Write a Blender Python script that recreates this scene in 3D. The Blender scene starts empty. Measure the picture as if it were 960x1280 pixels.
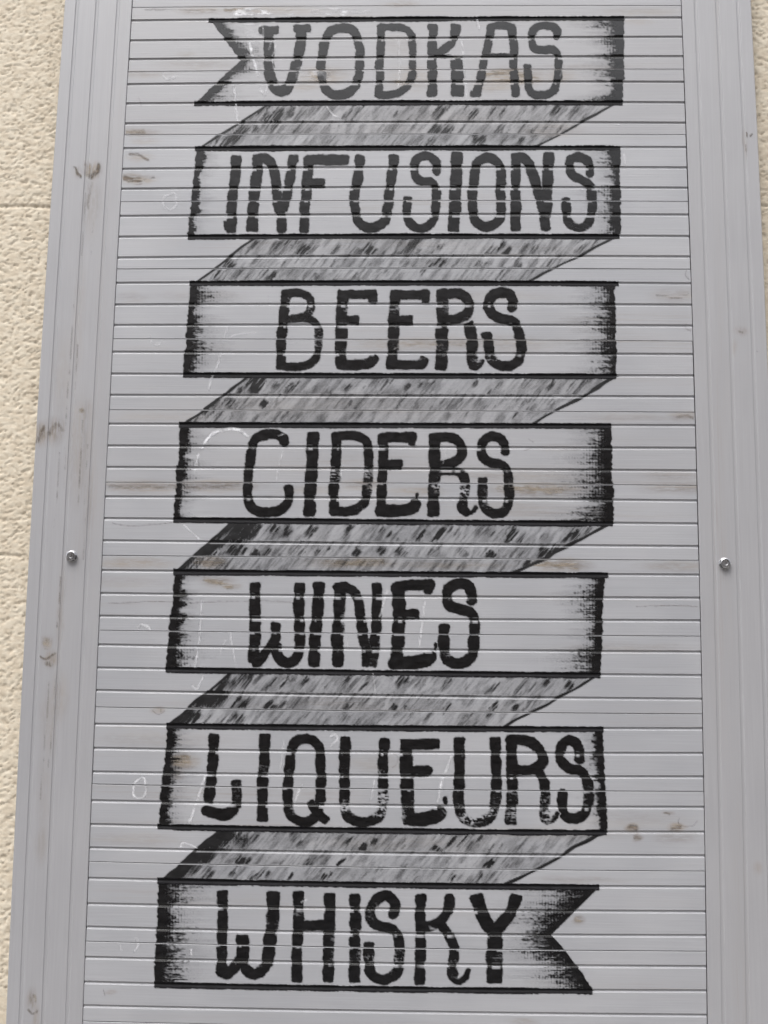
import bpy, math
import numpy as np
from mathutils import Matrix, Vector

S = bpy.context.scene
COL = S.collection

# ---------------------------------------------------------------- camera
F, RX, RY, RZ = 1766.16, -0.175997, 0.0373911, 0.0137296      # focal length in photo pixels, rotations
TU, TV, TW, K1, L = 4.44260, 10.66728, -18.43196, -0.0270640, 7.90274
WB = 0.1                                                       # width of one moulded board in metres
cx_, sx_, cy_, sy_, cz_, sz_ = (math.cos(RX), math.sin(RX), math.cos(RY), math.sin(RY), math.cos(RZ), math.sin(RZ))
R = (np.array([[cz_, -sz_, 0], [sz_, cz_, 0], [0, 0, 1]]) @ np.array([[1, 0, 0], [0, cx_, -sx_], [0, sx_, cx_]])
     @ np.array([[cy_, 0, sy_], [0, 1, 0], [-sy_, 0, cy_]]))
EYE = 1.6


def to_world(u, v, depth=0.0):
    """board units (u right, v down) -> metres; depth goes into the wall"""
    return (u - L / 2) * WB, depth, EYE + (TV - v) * WB


def conv(r):
    return Vector((r[0], r[2], -r[1]))


cam_data = bpy.data.cameras.new('camera')
cam = bpy.data.objects.new('camera', cam_data)
COL.objects.link(cam)
S.camera = cam
X, Y, Z = conv(R[0]), -conv(R[1]), -conv(R[2])
cx, cy, cz = to_world(TU, TV, TW * WB)
cam.matrix_world = Matrix(((X.x, Y.x, Z.x, cx), (X.y, Y.y, Z.y, cy), (X.z, Y.z, Z.z, cz), (0, 0, 0, 1)))
cam_data.sensor_fit = 'VERTICAL'
cam_data.sensor_height = 36
cam_data.lens = F / 1280 * 36
cam_data.clip_start = 0.05
cam_data.clip_end = 2000

# ---------------------------------------------------------------- sky and sun (bright overcast)
SUN_EL, SUN_AZ = math.radians(58), math.radians(200)
world = bpy.data.worlds.new('World')
S.world = world
world.use_nodes = True
wn, wl = world.node_tree.nodes, world.node_tree.links
bg = wn['Background']
sky = wn.new('ShaderNodeTexSky')
sky.sky_type = 'NISHITA'
sky.sun_disc = False
sky.sun_elevation = SUN_EL
sky.sun_rotation = SUN_AZ
sky.dust_density = 3.0
sky.air_density = 1.0
hs = wn.new('ShaderNodeHueSaturation')
hs.inputs['Saturation'].default_value = 0.22
wl.new(sky.outputs['Color'], hs.inputs['Color'])
wl.new(hs.outputs['Color'], bg.inputs['Color'])
bg.inputs['Strength'].default_value = 0.15

sun_data = bpy.data.lights.new('sun', 'SUN')
sun_data.energy = 1.0
sun_data.angle = math.radians(40)
sun_data.color = (1.0, 0.985, 0.965)
sun = bpy.data.objects.new('sun', sun_data)
COL.objects.link(sun)
sd = Vector((math.sin(SUN_AZ) * math.cos(SUN_EL), math.cos(SUN_AZ) * math.cos(SUN_EL), math.sin(SUN_EL)))
sun.rotation_euler = sd.to_track_quat('Z', 'Y').to_euler()
sun.location = sd * 20

S.view_settings.view_transform = 'Standard'
S.view_settings.look = 'None'
S.view_settings.exposure = 0.98
S.view_settings.gamma = 1
S.render.engine = 'CYCLES'
S.cycles.max_bounces = 6
S.cycles.transparent_max_bounces = 12


# ---------------------------------------------------------------- numpy helpers
def hash2(ix, iy, seed):
    h = (ix.astype(np.int64) * 374761393 + iy.astype(np.int64) * 668265263 + seed * 1442695041) & 0xFFFFFFFF
    h = ((h ^ (h >> 13)) * 1274126177) & 0xFFFFFFFF
    h = h ^ (h >> 16)
    return (h & 0xFFFF) / 65535.0


def vnoise(x, y, seed=0):
    x = np.asarray(x, float); y = np.asarray(y, float)
    x, y = np.broadcast_arrays(x, y)
    ix, iy = np.floor(x), np.floor(y)
    fx, fy = x - ix, y - iy
    fx = fx * fx * (3 - 2 * fx); fy = fy * fy * (3 - 2 * fy)
    a = hash2(ix, iy, seed); b = hash2(ix + 1, iy, seed); c = hash2(ix, iy + 1, seed); d = hash2(ix + 1, iy + 1, seed)
    return (a + (b - a) * fx) * (1 - fy) + (c + (d - c) * fx) * fy


def fbm(x, y, seed=0, o=3):
    s, a, t = 0, 1, 0
    for k in range(o):
        s = s + a * vnoise(x * 2 ** k, y * 2 ** k, seed + k * 17); t += a; a *= .5
    return s / t


def sstep(e0, e1, x):
    t = np.clip((x - e0) / (e1 - e0), 0, 1)
    return t * t * (3 - 2 * t)


def project(u, v):
    u = np.asarray(u, float); v = np.asarray(v, float)
    u, v = np.broadcast_arrays(u, v)
    P = np.stack([u - TU, v - TV, np.zeros_like(u) - TW], -1) @ R.T
    xs, ys = F * P[..., 0] / P[..., 2], F * P[..., 1] / P[..., 2]
    d = 1 + K1 * (xs * xs + ys * ys) / 1e6
    return xs * d, ys * d


def photo(u, v):
    a, b = project(u, v)
    return 480 + a, 640 + b


def plane_from(a, b):
    Q = np.stack([a / F, b / F, np.ones_like(a)], -1) @ R
    t = -TW / Q[..., 2]
    return TU + Q[..., 0] * t, TV + Q[..., 1] * t


def bow(u, v):
    """slight bow of the real timber: ideal board coordinates -> where it stands on the wall"""
    return plane_from(*project(u, v))


def at(px, py):
    """photo pixel on the sign face -> metres"""
    u, v = plane_from(np.array(float(px) - 480), np.array(float(py) - 640))
    x, _, z = to_world(float(u), float(v))
    return x, z


def board_uv(px, py):
    a, b = np.array(px, float) - 480, np.array(py, float) - 640
    xs, ys = a.copy(), b.copy()
    for _ in range(15):
        d = 1 + K1 * (xs * xs + ys * ys) / 1e6
        xs, ys = a / d, b / d
    return plane_from(xs, ys)


# ---------------------------------------------------------------- mesh helpers
def link(name, me, mat=None, parent=None):
    o = bpy.data.objects.new(name, me)
    COL.objects.link(o)
    if mat is not None:
        me.materials.append(mat)
    if parent is not None:
        o.parent = parent
    return o


def mesh(name, verts, faces, smooth=False):
    me = bpy.data.meshes.new(name)
    me.from_pydata([tuple(map(float, p)) for p in verts], [], faces)
    if smooth:
        me.shade_smooth()
    return me


def quad_mesh(name, co, quads, attr=None):
    me = bpy.data.meshes.new(name)
    n, m = len(co), len(quads)
    me.vertices.add(n); me.vertices.foreach_set('co', np.asarray(co, np.float32).ravel())
    me.loops.add(m * 4); me.loops.foreach_set('vertex_index', np.asarray(quads, np.int32).ravel())
    me.polygons.add(m)
    me.polygons.foreach_set('loop_start', np.arange(0, m * 4, 4, dtype=np.int32))
    me.polygons.foreach_set('loop_total', np.full(m, 4, np.int32))
    me.update(calc_edges=True)
    if attr is not None:
        a = me.attributes.new('cover', 'FLOAT', 'POINT')
        a.data.foreach_set('value', np.asarray(attr, np.float32))
    me.validate()
    return me


def box(x0, x1, y0, y1, z0, z1):
    v = [(x, y, z) for z in (z0, z1) for y in (y0, y1) for x in (x0, x1)]
    f = [(0, 2, 3, 1), (4, 5, 7, 6), (0, 1, 5, 4), (2, 6, 7, 3), (0, 4, 6, 2), (1, 3, 7, 5)]
    return v, f


def boxes(name, bs, mat, parent=None):
    V, Fc = [], []
    for b in bs:
        v, f = box(*b); n = len(V); V += v; Fc += [tuple(i + n for i in q) for q in f]
    return link(name, mesh(name, V, Fc), mat, parent)


# ---------------------------------------------------------------- materials
class NT:
    def __init__(s, name):
        s.m = bpy.data.materials.new(name); s.m.use_nodes = True
        s.t = s.m.node_tree; s.b = s.t.nodes['Principled BSDF']; s.out = s.t.nodes['Material Output']

    def n(s, typ, ins=(), **kw):
        nd = s.t.nodes.new(typ)
        for k, v in kw.items(): setattr(nd, k, v)
        for k, v in (ins.items() if isinstance(ins, dict) else enumerate(ins)):
            s.put(nd.inputs[k], v)
        return nd

    def put(s, sock, v):
        if isinstance(v, bpy.types.NodeSocket): s.t.links.new(v, sock)
        elif isinstance(v, bpy.types.Node): s.t.links.new(v.outputs[0], sock)
        elif v is not None: sock.default_value = v

    def math(s, op, a, b=None, c=None, clamp=False):
        nd = s.n('ShaderNodeMath', operation=op, use_clamp=clamp)
        s.put(nd.inputs[0], a)
        if b is not None: s.put(nd.inputs[1], b)
        if c is not None: s.put(nd.inputs[2], c)
        return nd.outputs[0]

    def noise(s, vec, scale, detail=3, rough=.55, dist=0):
        return s.n('ShaderNodeTexNoise', {'Vector': vec, 'Scale': scale, 'Detail': detail, 'Roughness': rough, 'Distortion': dist}).outputs['Fac']

    def scaled(s, vec, sc):
        return s.n('ShaderNodeVectorMath', {0: vec, 1: sc}, operation='MULTIPLY').outputs[0]

    def ramp(s, v, a, b, c=0.0, d=1.0, smooth=True):
        return s.n('ShaderNodeMapRange', {'Value': v, 'From Min': a, 'From Max': b, 'To Min': c, 'To Max': d},
                   interpolation_type='SMOOTHSTEP' if smooth else 'LINEAR').outputs[0]

    def mix(s, f, a, b, blend='MIX'):
        nd = s.n('ShaderNodeMix', data_type='RGBA', blend_type=blend)
        s.put(nd.inputs['Factor'], f); s.put(nd.inputs['A'], a); s.put(nd.inputs['B'], b)
        return nd.outputs['Result']

    def bump(s, h, dist, strength=1.0, normal=None):
        nd = s.n('ShaderNodeBump', {'Height': h, 'Distance': dist, 'Strength': strength})
        if normal is not None: s.put(nd.inputs['Normal'], normal)
        return nd.outputs[0]


# stains, bare knots and thin paint, measured on the photo: x, y, half-width, half-height, strength
STAINS_STILE = [(109, 212, 6, 11, .5), (118, 214, 9, 12, 1.0), (97, 216, 5, 9, .6), (115, 255, 12, 48, .35), (51, 543, 9, 16, .9),
                (68, 538, 13, 18, .75), (104, 516, 12, 20, .45), (100, 560, 16, 70, .35), (78, 470, 14, 60, .25), (59, 803, 9, 10, .5),
                (64, 824, 10, 12, .8), (73, 872, 13, 34, .4), (62, 900, 12, 50, .3), (76, 760, 5, 60, .35), (40, 1250, 7, 15, .7), (45, 1275, 6, 22, .5),
                (52, 1055, 9, 26, .35), (112, 620, 7, 60, .25), (98, 400, 8, 90, .22), (932, 178, 3, 22, .35), (927, 414, 10, 6, .5),
                (919, 435, 3, 10, .35), (55, 990, 9, 60, .2), (948, 1085, 7, 9, .4)]
STAINS_PLANK = [(170, 223, 25, 7, 1.0), (174, 196, 18, 6, .6), (172, 165, 26, 6, .7), (180, 176, 20, 5, .5), (250, 13, 30, 6, .8),
                (330, 12, 70, 6, .55), (500, 4, 25, 4, .6), (402, 94, 32, 12, .9), (380, 108, 22, 6, .6), (500, 55, 24, 16, .3), (515, 98, 34, 18, .5), (640, 96, 40, 14, .95),
                (700, 95, 20, 10, .6), (620, 108, 30, 7, .6), (735, 83, 60, 4, .35), (800, 14, 50, 6, .45), (795, 27, 25, 4, .4), (690, 163, 40, 10, .45), (560, 145, 60, 10, .2),
                (600, 428, 90, 10, .45), (510, 430, 70, 9, .55), (640, 430, 55, 12, .4), (165, 372, 20, 8, .3), (250, 370, 60, 7, .25), (850, 369, 35, 12, .4), (610, 370, 90, 7, .3),
                (855, 520, 22, 7, .6), (780, 522, 60, 5, .35), (200, 521, 70, 7, .3), (400, 505, 200, 18, .22), (180, 608, 65, 9, .75), (270, 607, 60, 8, .8),
                (390, 612, 45, 6, .4), (455, 606, 30, 8, .65), (520, 614, 40, 6, .6), (640, 595, 90, 7, .35), (675, 612, 60, 10, .9), (850, 610, 50, 8, .6), (840, 594, 40, 7, .4),
                (640, 635, 60, 10, .3), (165, 704, 55, 8, .65), (262, 702, 22, 8, .9), (440, 703, 60, 7, .85), (560, 706, 80, 5, .5), (700, 706, 38, 9, .95), (850, 708, 50, 7, .55),
                (272, 727, 24, 7, .8), (292, 732, 12, 5, .5), (150, 727, 60, 9, .25), (228, 952, 22, 10, 1.1), (220, 968, 12, 8, .6), (200, 925, 90, 10, .3), (790, 1034, 10, 7, 1.0), (846, 1034, 13, 7, .95),
                (836, 1016, 9, 3, .5), (797, 1047, 7, 6, .8), (845, 1047, 30, 7, .4), (780, 1025, 90, 12, .25), (723, 1150, 9, 7, .8), (197, 887, 9, 5, .7), (700, 1040, 120, 10, .25),
                (470, 955, 40, 12, .3), (500, 1055, 120, 10, .25), (170, 1050, 60, 9, .3), (140, 1240, 8, 4, .5), (725, 1100, 60, 5, .35), (700, 560, 30, 6, .2), (780, 810, 90, 7, .3),
                (655, 1277, 20, 4, .5), (250, 80, 50, 7, .4), (232, 68, 12, 4, .4), (180, 92, 35, 5, .45)]


def painted_wood(name, stains, vertical):
    s = NT(name)
    pos = s.n('ShaderNodeNewGeometry').outputs['Position']
    oi = s.n('ShaderNodeObjectInfo').outputs['Random']
    sh = s.n('ShaderNodeCombineXYZ', {0: s.math('MULTIPLY', oi, 13.0), 1: 0.0, 2: s.math('MULTIPLY', oi, 37.0)}).outputs[0]
    p = s.n('ShaderNodeVectorMath', {0: pos, 1: sh}, operation='ADD').outputs[0]
    A = (lambda a, b: (b, 20.0, a)) if vertical else (lambda a, b: (a, 20.0, b))
    fine = s.noise(s.scaled(p, A(9.0, 420.0)), 1.0, 4, .65)
    mid = s.noise(s.scaled(p, A(3.0, 60.0)), 1.0, 3, .5, .6)
    broad = s.noise(p, 7.0, 2, .5)
    ring = s.n('ShaderNodeTexWave', {'Vector': s.scaled(p, A(1.6, 30.0)), 'Scale': 3.2, 'Distortion': 7.0, 'Detail': 2.0, 'Detail Scale': .6},
               wave_type='RINGS').outputs['Fac']
    base = s.mix(s.ramp(broad, .3, .7), (0.308, 0.310, 0.327, 1), (0.348, 0.348, 0.363, 1))
    base = s.mix(s.ramp(oi, .35, 1.0, 0, .75), base, (0.300, 0.294, 0.303, 1))
    v = s.math('ADD', s.math('MULTIPLY_ADD', fine, .22, .88), s.math('MULTIPLY', s.ramp(mid, .3, .7), .025))
    vv = s.n('ShaderNodeCombineColor', {0: v, 1: v, 2: v}).outputs[0]
    base = s.mix(1.0, base, vv, 'MULTIPLY')
    # thin paint over the grain, patchy
    thin = s.math('MULTIPLY', s.ramp(s.noise(s.scaled(p, A(1.3, 22.0)), 1.0, 2), .52, .72), s.ramp(fine, .42, .68))
    base = s.mix(s.math('MULTIPLY', thin, .75), base, (0.265, 0.245, 0.235, 1))
    # measured stains
    mask = None
    wob = s.n('ShaderNodeTexNoise', {'Vector': s.scaled(pos, A(25.0, 60.0)), 'Scale': 1.0, 'Detail': 3.0}).outputs['Color']
    pw = s.n('ShaderNodeVectorMath', {0: s.n('ShaderNodeVectorMath', {0: wob, 1: (.5, .5, .5)}, operation='SUBTRACT').outputs[0], 1: (.014, 0, .008), 2: pos},
             operation='MULTIPLY_ADD').outputs[0]
    for (px, py, rx, ry, st) in stains:
        x, z = at(px, py)
        k = WB / (76 + py * .0125)
        d = s.n('ShaderNodeVectorMath', {0: pw, 1: (x, 0, z)}, operation='SUBTRACT').outputs[0]
        d = s.n('ShaderNodeVectorMath', {0: d, 1: (1 / (rx * k * 1.25), 0, 1 / (ry * k * 1.25))}, operation='MULTIPLY').outputs[0]
        ln = s.n('ShaderNodeVectorMath', {0: d}, operation='LENGTH').outputs['Value']
        mk = s.ramp(ln, 1.0, .15, 0.0, st)
        mask = mk if mask is None else s.math('MAXIMUM', mask, mk)
    speck = s.noise(s.scaled(p, A(70.0, 330.0)), 1.0, 4, .7)
    brk = s.math('MULTIPLY', s.ramp(s.math('ADD', s.math('MULTIPLY', speck, .6), s.math('MULTIPLY', fine, .45)), .36, .60), mask, clamp=True)
    stain = s.mix(s.ramp(mid, .35, .65), (0.140, 0.112, 0.090, 1), (0.270, 0.222, 0.168, 1))
    base = s.mix(s.math('MULTIPLY', brk, .92), base, stain)
    s.put(s.b.inputs['Base Color'], base)
    s.put(s.b.inputs['Roughness'], s.math('MULTIPLY_ADD', fine, .15, .29))
    s.b.inputs['Specular IOR Level'].default_value = .85
    h = s.math('ADD', s.math('MULTIPLY', fine, .45), s.math('MULTIPLY', ring, .06))
    s.put(s.b.inputs['Normal'], s.bump(h, .0007, .4))
    return s.m


def film(name, color, rough, spec=.5, grain=.35, strength=1.0):
    """a coat of paint or chalk; the cover attribute says how much of the wood it hides"""
    s = NT(name)
    pos = s.n('ShaderNodeNewGeometry').outputs['Position']
    cov = s.n('ShaderNodeAttribute', attribute_name='cover').outputs['Fac']
    g = s.noise(s.scaled(pos, (420.0, 20.0, 900.0)), 1.0, 3, .6)
    n2 = s.noise(s.scaled(pos, (60.0, 20.0, 160.0)), 1.0, 3, .6)
    thr = s.math('MULTIPLY', s.math('SUBTRACT', g, .5), grain * 2)
    a = s.math('MULTIPLY', s.ramp(s.math('ADD', cov, s.math('MULTIPLY', thr, s.math('MULTIPLY', s.math('MULTIPLY', cov, s.math('SUBTRACT', 1.25, cov)), 3.0))), .04, .90, 0.0, strength, False), 1.0, clamp=True)
    c = s.mix(s.ramp(n2, .3, .7), tuple(v * .65 for v in color) + (1,), tuple(v * 1.5 for v in color) + (1,))
    s.put(s.b.inputs['Base Color'], c)
    s.put(s.b.inputs['Roughness'], s.math('MULTIPLY_ADD', n2, .12, rough))
    s.b.inputs['Specular IOR Level'].default_value = spec
    s.put(s.b.inputs['Normal'], s.bump(s.math('ADD', s.math('MULTIPLY', g, .4), n2), .0002, .2))
    tr = s.n('ShaderNodeBsdfTransparent')
    mx = s.n('ShaderNodeMixShader')
    s.put(mx.inputs[0], a); s.put(mx.inputs[1], tr); s.put(mx.inputs[2], s.b.outputs[0])
    s.put(s.out.inputs[0], mx)
    return s.m


def plain(name, color, rough=.8, metal=0, nscale=8, var=.15, bump=.002, spec=.4):
    s = NT(name)
    tc = s.n('ShaderNodeTexCoord').outputs['Object']
    n = s.noise(tc, nscale, 5, .6)
    s.put(s.b.inputs['Base Color'], s.mix(s.ramp(n, .25, .75), tuple(c * (1 - var) for c in color) + (1,), tuple(min(1, c * (1 + var)) for c in color) + (1,)))
    s.put(s.b.inputs['Roughness'], s.math('MULTIPLY_ADD', n, .15, rough - .07))
    s.b.inputs['Metallic'].default_value = metal
    s.b.inputs['Specular IOR Level'].default_value = spec
    if bump: s.put(s.b.inputs['Normal'], s.bump(s.noise(tc, nscale * 12, 3), bump, .5))
    return s.m


M_PLANK = painted_wood('grey_painted_plank', STAINS_PLANK, False)
M_STILE = painted_wood('grey_painted_stile', STAINS_STILE, True)
M_BLACK = film('black_paint', (.0068, .0065, .0070), .17, .52, .42)
M_WASH = film('thin_black_paint', (.0100, .0096, .0102), .34, .38, .34, .97)
M_CHALK = film('white_chalk', (.74, .74, .76), .9, .2, .34, .62)
M_LINE = film('flat_black_line_paint', (.0065, .0060, .0075), .55, .22, .30)
M_CRACK = film('crack_in_the_paint', (.13, .105, .09), .8, .2, .4, .55)
M_KNOT = film('bare_knot_wood', (.155, .128, .105), .8, .2, .5, .85)
M_TAN = film('bare_tan_wood', (.31, .262, .205), .8, .2, .5, .6)
M_BACK = plain('dark_softwood', (.09, .08, .075), .9, 0, 30)  # one even dark brown for the board behind the gaps
M_ZINC = plain('zinc_plated_steel', (.42, .42, .43), .27, 1.0, 90, .12, .0003)


def stucco():
    s = NT('cream_roughcast')
    pos = s.n('ShaderNodeNewGeometry').outputs['Position']
    n = s.noise(pos, 6, 4)
    m = s.noise(s.scaled(pos, (110., 110., 190.)), 1.0, 4, .6)
    f = s.noise(pos, 700, 3, .6)
    c = s.mix(s.ramp(n, .3, .7), (.600, .535, .430, 1), (.640, .575, .470, 1))
    c = s.mix(s.ramp(m, .60, .40, 0, .42), c, (.46, .375, .275, 1))  # pits of the bump tinted darker: shade of the hollows put into the colour
    s.put(s.b.inputs['Base Color'], c)
    s.b.inputs['Roughness'].default_value = .92
    s.b.inputs['Specular IOR Level'].default_value = .15
    h = s.math('ADD', s.math('MULTIPLY', m, .7), s.math('MULTIPLY', f, .2))
    s.put(s.b.inputs['Normal'], s.bump(h, .0014, .4))
    return s.m


M_STUCCO = stucco()

# ---------------------------------------------------------------- ground and street (outside the frame)
M_PAVE = plain('concrete_paving', (.27, .262, .25), .85, 0, 3, .15, .002)
M_ASPH = plain('asphalt', (.055, .055, .057), .9, 0, 5, .2, .004)
g = boxes('ground', [(-400, 400, -400, 400, -.4, -.15)], plain('bare_ground', (.16, .15, .13), .95, 0, .5)); g['kind'] = 'structure'
r_ = boxes('road', [(-60, 60, -10.6, -3.4, -.149, -.12)], M_ASPH); r_['kind'] = 'structure'
p_ = boxes('pavement', [(-60, 60, -3.25, .30, -.149, 0)], M_PAVE); p_['kind'] = 'structure'
p2 = boxes('pavement', [(-60, 60, -13.0, -10.75, -.149, 0)], M_PAVE); p2['kind'] = 'structure'
M_KERB = plain('granite_kerb', (.33, .325, .32), .8, 0, 20)
k1 = boxes('kerb', [(-60, 60, -3.4, -3.252, -.149, .004)], M_KERB); k1['kind'] = 'structure'
k2 = boxes('kerb', [(-60, 60, -10.748, -10.6, -.149, .004)], M_KERB); k2['kind'] = 'structure'

# ---------------------------------------------------------------- roughcast wall
FACE = 0.030                                                   # how far the wall stands behind the sign's face
xs = np.concatenate([np.linspace(-12, -1.4, 40), np.linspace(-1.35, -.80, 90), np.arange(-.795, -.46, .0019), np.linspace(-.455, .455, 20),
                     np.arange(.46, .66, .0019), np.linspace(.665, 1.35, 100), np.linspace(1.4, 12, 40)])
zs = np.concatenate([np.linspace(-.02, 1.05, 60), np.arange(1.055, 2.86, .0019), np.linspace(2.87, 4.2, 60)])
GX, GZ = np.meshgrid(xs, zs)
wav = fbm(GX * 3, GZ * 3, 5) * .006
# lumpy trowelled relief, wider than tall, with small pits
wx = GX + .004 * (vnoise(GX * 90, GZ * 90, 61) - .5); wz = GZ + .004 * (vnoise(GX * 90, GZ * 90, 62) - .5)
l1 = fbm(wx * 135, wz * 230, 11, 3)
l2 = fbm(wx * 260, wz * 430, 31, 2)
lump = np.abs(l1 - .5) * 2
pits = sstep(.58, .76, l2)
l3 = fbm(wx * 210, wz * 340, 51, 2)
relief = .0007 * (1 - sstep(.0, .55, lump)) + .0019 * l1 + .0016 * l3 - .0030 * pits - .0016 * sstep(.60, .72, l3 * .5 + l2 * .5)
joint = np.zeros_like(GX)
for zj in (to_world(0, 3.0)[2], to_world(0, 8.0)[2], to_world(0, 13.0)[2], to_world(0, 18.0)[2], to_world(0, 23)[2]):
    zz = GZ - zj - .0035 * (vnoise(GX * 30, GX * 0, 77) - .5) - .003
    joint += np.exp(-(zz / .0022) ** 2) * sstep(.25, .6, vnoise(GX * 40, GZ * 5, 78)) * .0045
# the trowel left the render a little thinner against the sign's edges
yy = FACE + .004 - wav * .5 - relief * .46 + joint * .55
co = np.stack([GX, yy, GZ], -1).reshape(-1, 3)
nx = len(xs)
ii = (np.arange(len(zs) - 1)[:, None] * nx + np.arange(nx - 1)[None, :]).ravel()
quads = np.stack([ii, ii + 1, ii + nx + 1, ii + nx], -1)
me = quad_mesh('wall', co, quads)
me.shade_smooth()
wall = link('wall', me, M_STUCCO)
wall['label'] = 'cream roughcast wall behind the grey painted sign'
wall['category'] = 'wall'
core = boxes('wall_core', [(-12, 12, FACE + .03, .30, -.02, 4.2)], M_STUCCO, wall)

# ---------------------------------------------------------------- the sign
sign = bpy.data.objects.new('wooden_sign', None)
COL.objects.link(sign)
sign['label'] = 'tall grey slatted timber sign hand-lettered in black with a folded ribbon of drinks'
sign['category'] = 'sign'

# joints (t) and moulded grooves (g): photo y at the left end, at x = 480 and at the right end
LINES = """t 8.5 6.7 6|g 25 22.7 21.3|g 50 47.7 45.3|g 73.5 71.3 69.7|t 89 86.7 85.7|g 105 102.3 102|g 129 127.3 127.7|g 154 152.3 153.3
t 168 167.7 167.7|g 185 184 183.7|g 211 208.7 209.3|g 236 233.7 234.7|t 252 250 251.7|g 270 267.7 268.3|g 296 294 295.3|g 322 320 320.7
t 336 335 336.3|g 353.7 352.3 354.3|g 380.7 379.7 381|g 406.3 405.7 407|t 423 424 426|g 439.7 441 442.7|g 467 468.7 469.3|g 493.7 494.7 495.7
t 512 513 515|g 529.7 530.7 531.7|g 557 558.7 560|g 584 585.7 588.3|t 602.7 603.3 606.7|g 621 622.3 626|g 648 651.2 654.7|g 675.7 679.6 683
t 694 697.4 700.3|g 713 716.4 718.6|g 741.7 745.4 747.6|g 770 773.8 775.8|t 787.7 792 795.2|g 806 811.7 815|g 835 840.2 844.5|g 863 869.7 874
t 883.7 889 892.3|g 905.3 909.3 911|g 935.3 940.4 941.8|g 965 969.8 971.2|t 980 986.5 989.3|g 1001 1007 1009.3|g 1030.7 1037.8 1040.3|g 1060 1066.7 1070
t 1077 1084.8 1089|g 1098 1105.6 1109|g 1130 1136.4 1140|g 1159 1167 1169.8|t 1176.7 1185 1189.3|g 1197 1204.6 1208.7|g 1228 1235.6 1239|g 1257.7 1264.4 1269.7|t 1276.7 1284 1289"""
lines = []
for tok in LINES.replace('\n', '|').split('|'):
    k, a, b, c = tok.split()
    us, vs = [], []
    for (xx, y) in ((163.5 - .0475 * float(a), float(a)), (480, float(b)), (852.5 + .025 * float(c), float(c))):
        uu, vv = board_uv(xx, y); us.append(float(uu)); vs.append(float(vv))
    q = np.polyfit(us, vs, 2); ln = np.polyfit(us, vs, 1)
    q = .7 * q + .3 * np.array([0, ln[0], ln[1]])
    lines.append((k, q))
# boards above and below the frame keep the same rhythm
first, last = lines[0][1], lines[-1][1]
FR = [('g', .205), ('g', .5), ('g', .80)]
def shift(q, d): return np.array([q[0], q[1], q[2] + d])
top_l, bot_l = [], []
for n in (2, 1):
    top_l.append(('t', shift(first, -n)))
    top_l += [(k, shift(first, -n + f)) for k, f in FR]
for n in range(0, 4):
    bot_l += [(k, shift(last, n + f)) for k, f in FR]
    bot_l.append(('t', shift(last, n + 1)))
lines = top_l + lines + bot_l
V_TOP, V_BOT = float(np.polyval(lines[0][1], 4)), float(np.polyval(lines[-1][1], 4))

# groove cross-section: (offset down in mm, depth in mm)
GROOVE = [(-2.3, 0), (-2.1, .12), (-1.95, .6), (-1.75, 1.4), (-1.3, 1.8), (-.4, 1.95), (.6, 1.95), (1.25, 1.65), (1.65, .95), (1.9, .4), (2.1, .16), (2.4, .04), (3.0, 0)]
PL_DEPTH = .0012                                               # planks sit a little behind the stiles' face
GAP = .42                                                      # half a joint, in mm
rng = np.random.RandomState(4)
TH = .019


def extrude(name, sect, stations, place, mat, parent, smooth=True):
    """sect: closed list of (across, depth) fn of station; place(station, across, depth)->xyz"""
    n = len(sect(stations[0]))
    V, Fc = [], []
    for st in stations:
        for (a, d) in sect(st): V.append(place(st, a, d))
    for i in range(len(stations) - 1):
        for j in range(n):
            k = (j + 1) % n
            Fc.append((i * n + j, i * n + k, (i + 1) * n + k, (i + 1) * n + j))
    Fc.append(tuple(range(n))[::-1]); Fc.append(tuple((len(stations) - 1) * n + j for j in range(n)))
    return link(name, mesh(name, V, Fc), mat, parent)


def place_uv(u, v, d):
    a, b = bow(u, v)
    return to_world(float(a), float(b), d)


t_idx = [i for i, (k, q) in enumerate(lines) if k == 't']
TONE = np.random.RandomState(8).uniform(-.0004, .0003, len(t_idx))
mm = .001 / WB
for bi in range(len(t_idx) - 1):
    i0, i1 = t_idx[bi], t_idx[bi + 1]
    tone = TONE[bi]
    gp0, gp1 = rng.uniform(.25, .5), rng.uniform(.25, .5)
    e0, e1 = rng.uniform(.003, .007), rng.uniform(.003, .009)
    gd = [1.0] * 8
    inner = [lines[j][1] for j in range(i0 + 1, i1)]

    def sect(u, i0=i0, i1=i1, inner=inner, gp0=gp0, gp1=gp1, tone=tone, gd=gd):
        a = float(np.polyval(lines[i0][1], u)) + gp0 * mm; b = float(np.polyval(lines[i1][1], u)) - gp1 * mm
        s = [(a, TH), (a, PL_DEPTH + tone + .0003), (a + .35 * mm, PL_DEPTH + tone)]
        for q, k in zip(inner, gd):
            c = float(np.polyval(q, u))
            s += [(c + dv * mm, PL_DEPTH + tone + dd * .001 * k) for dv, dd in GROOVE]
        s += [(b - .35 * mm, PL_DEPTH + tone), (b, PL_DEPTH + tone + .0003), (b, TH)]
        return s
    extrude('plank', sect, np.linspace(e0, L - e1, 13), place_uv, M_PLANK, sign)

# stiles: the same moulding, standing upright
for side, u0, fr in ((0, -1.0, (.195, .49, .80)), (1, L, (.205, .512, .81))):
    def sect(v, u0=u0, fr=fr):
        a, b = u0 + .006, u0 + .999
        s = [(a, TH), (a, .0008), (a + .8 * mm, 0)]
        for f in fr:
            s += [(u0 + f + dv * mm * 1.25, dd * .00062) for dv, dd in GROOVE]
        s += [(b - .8 * mm, 0), (b, .0008), (b, TH)]
        return s

    def place_st(v, u, d):
        return place_uv(u, v, d)
    extrude('stile', sect, np.linspace(V_TOP - .05, V_BOT + .05, 45), place_st, M_STILE, sign)

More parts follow.
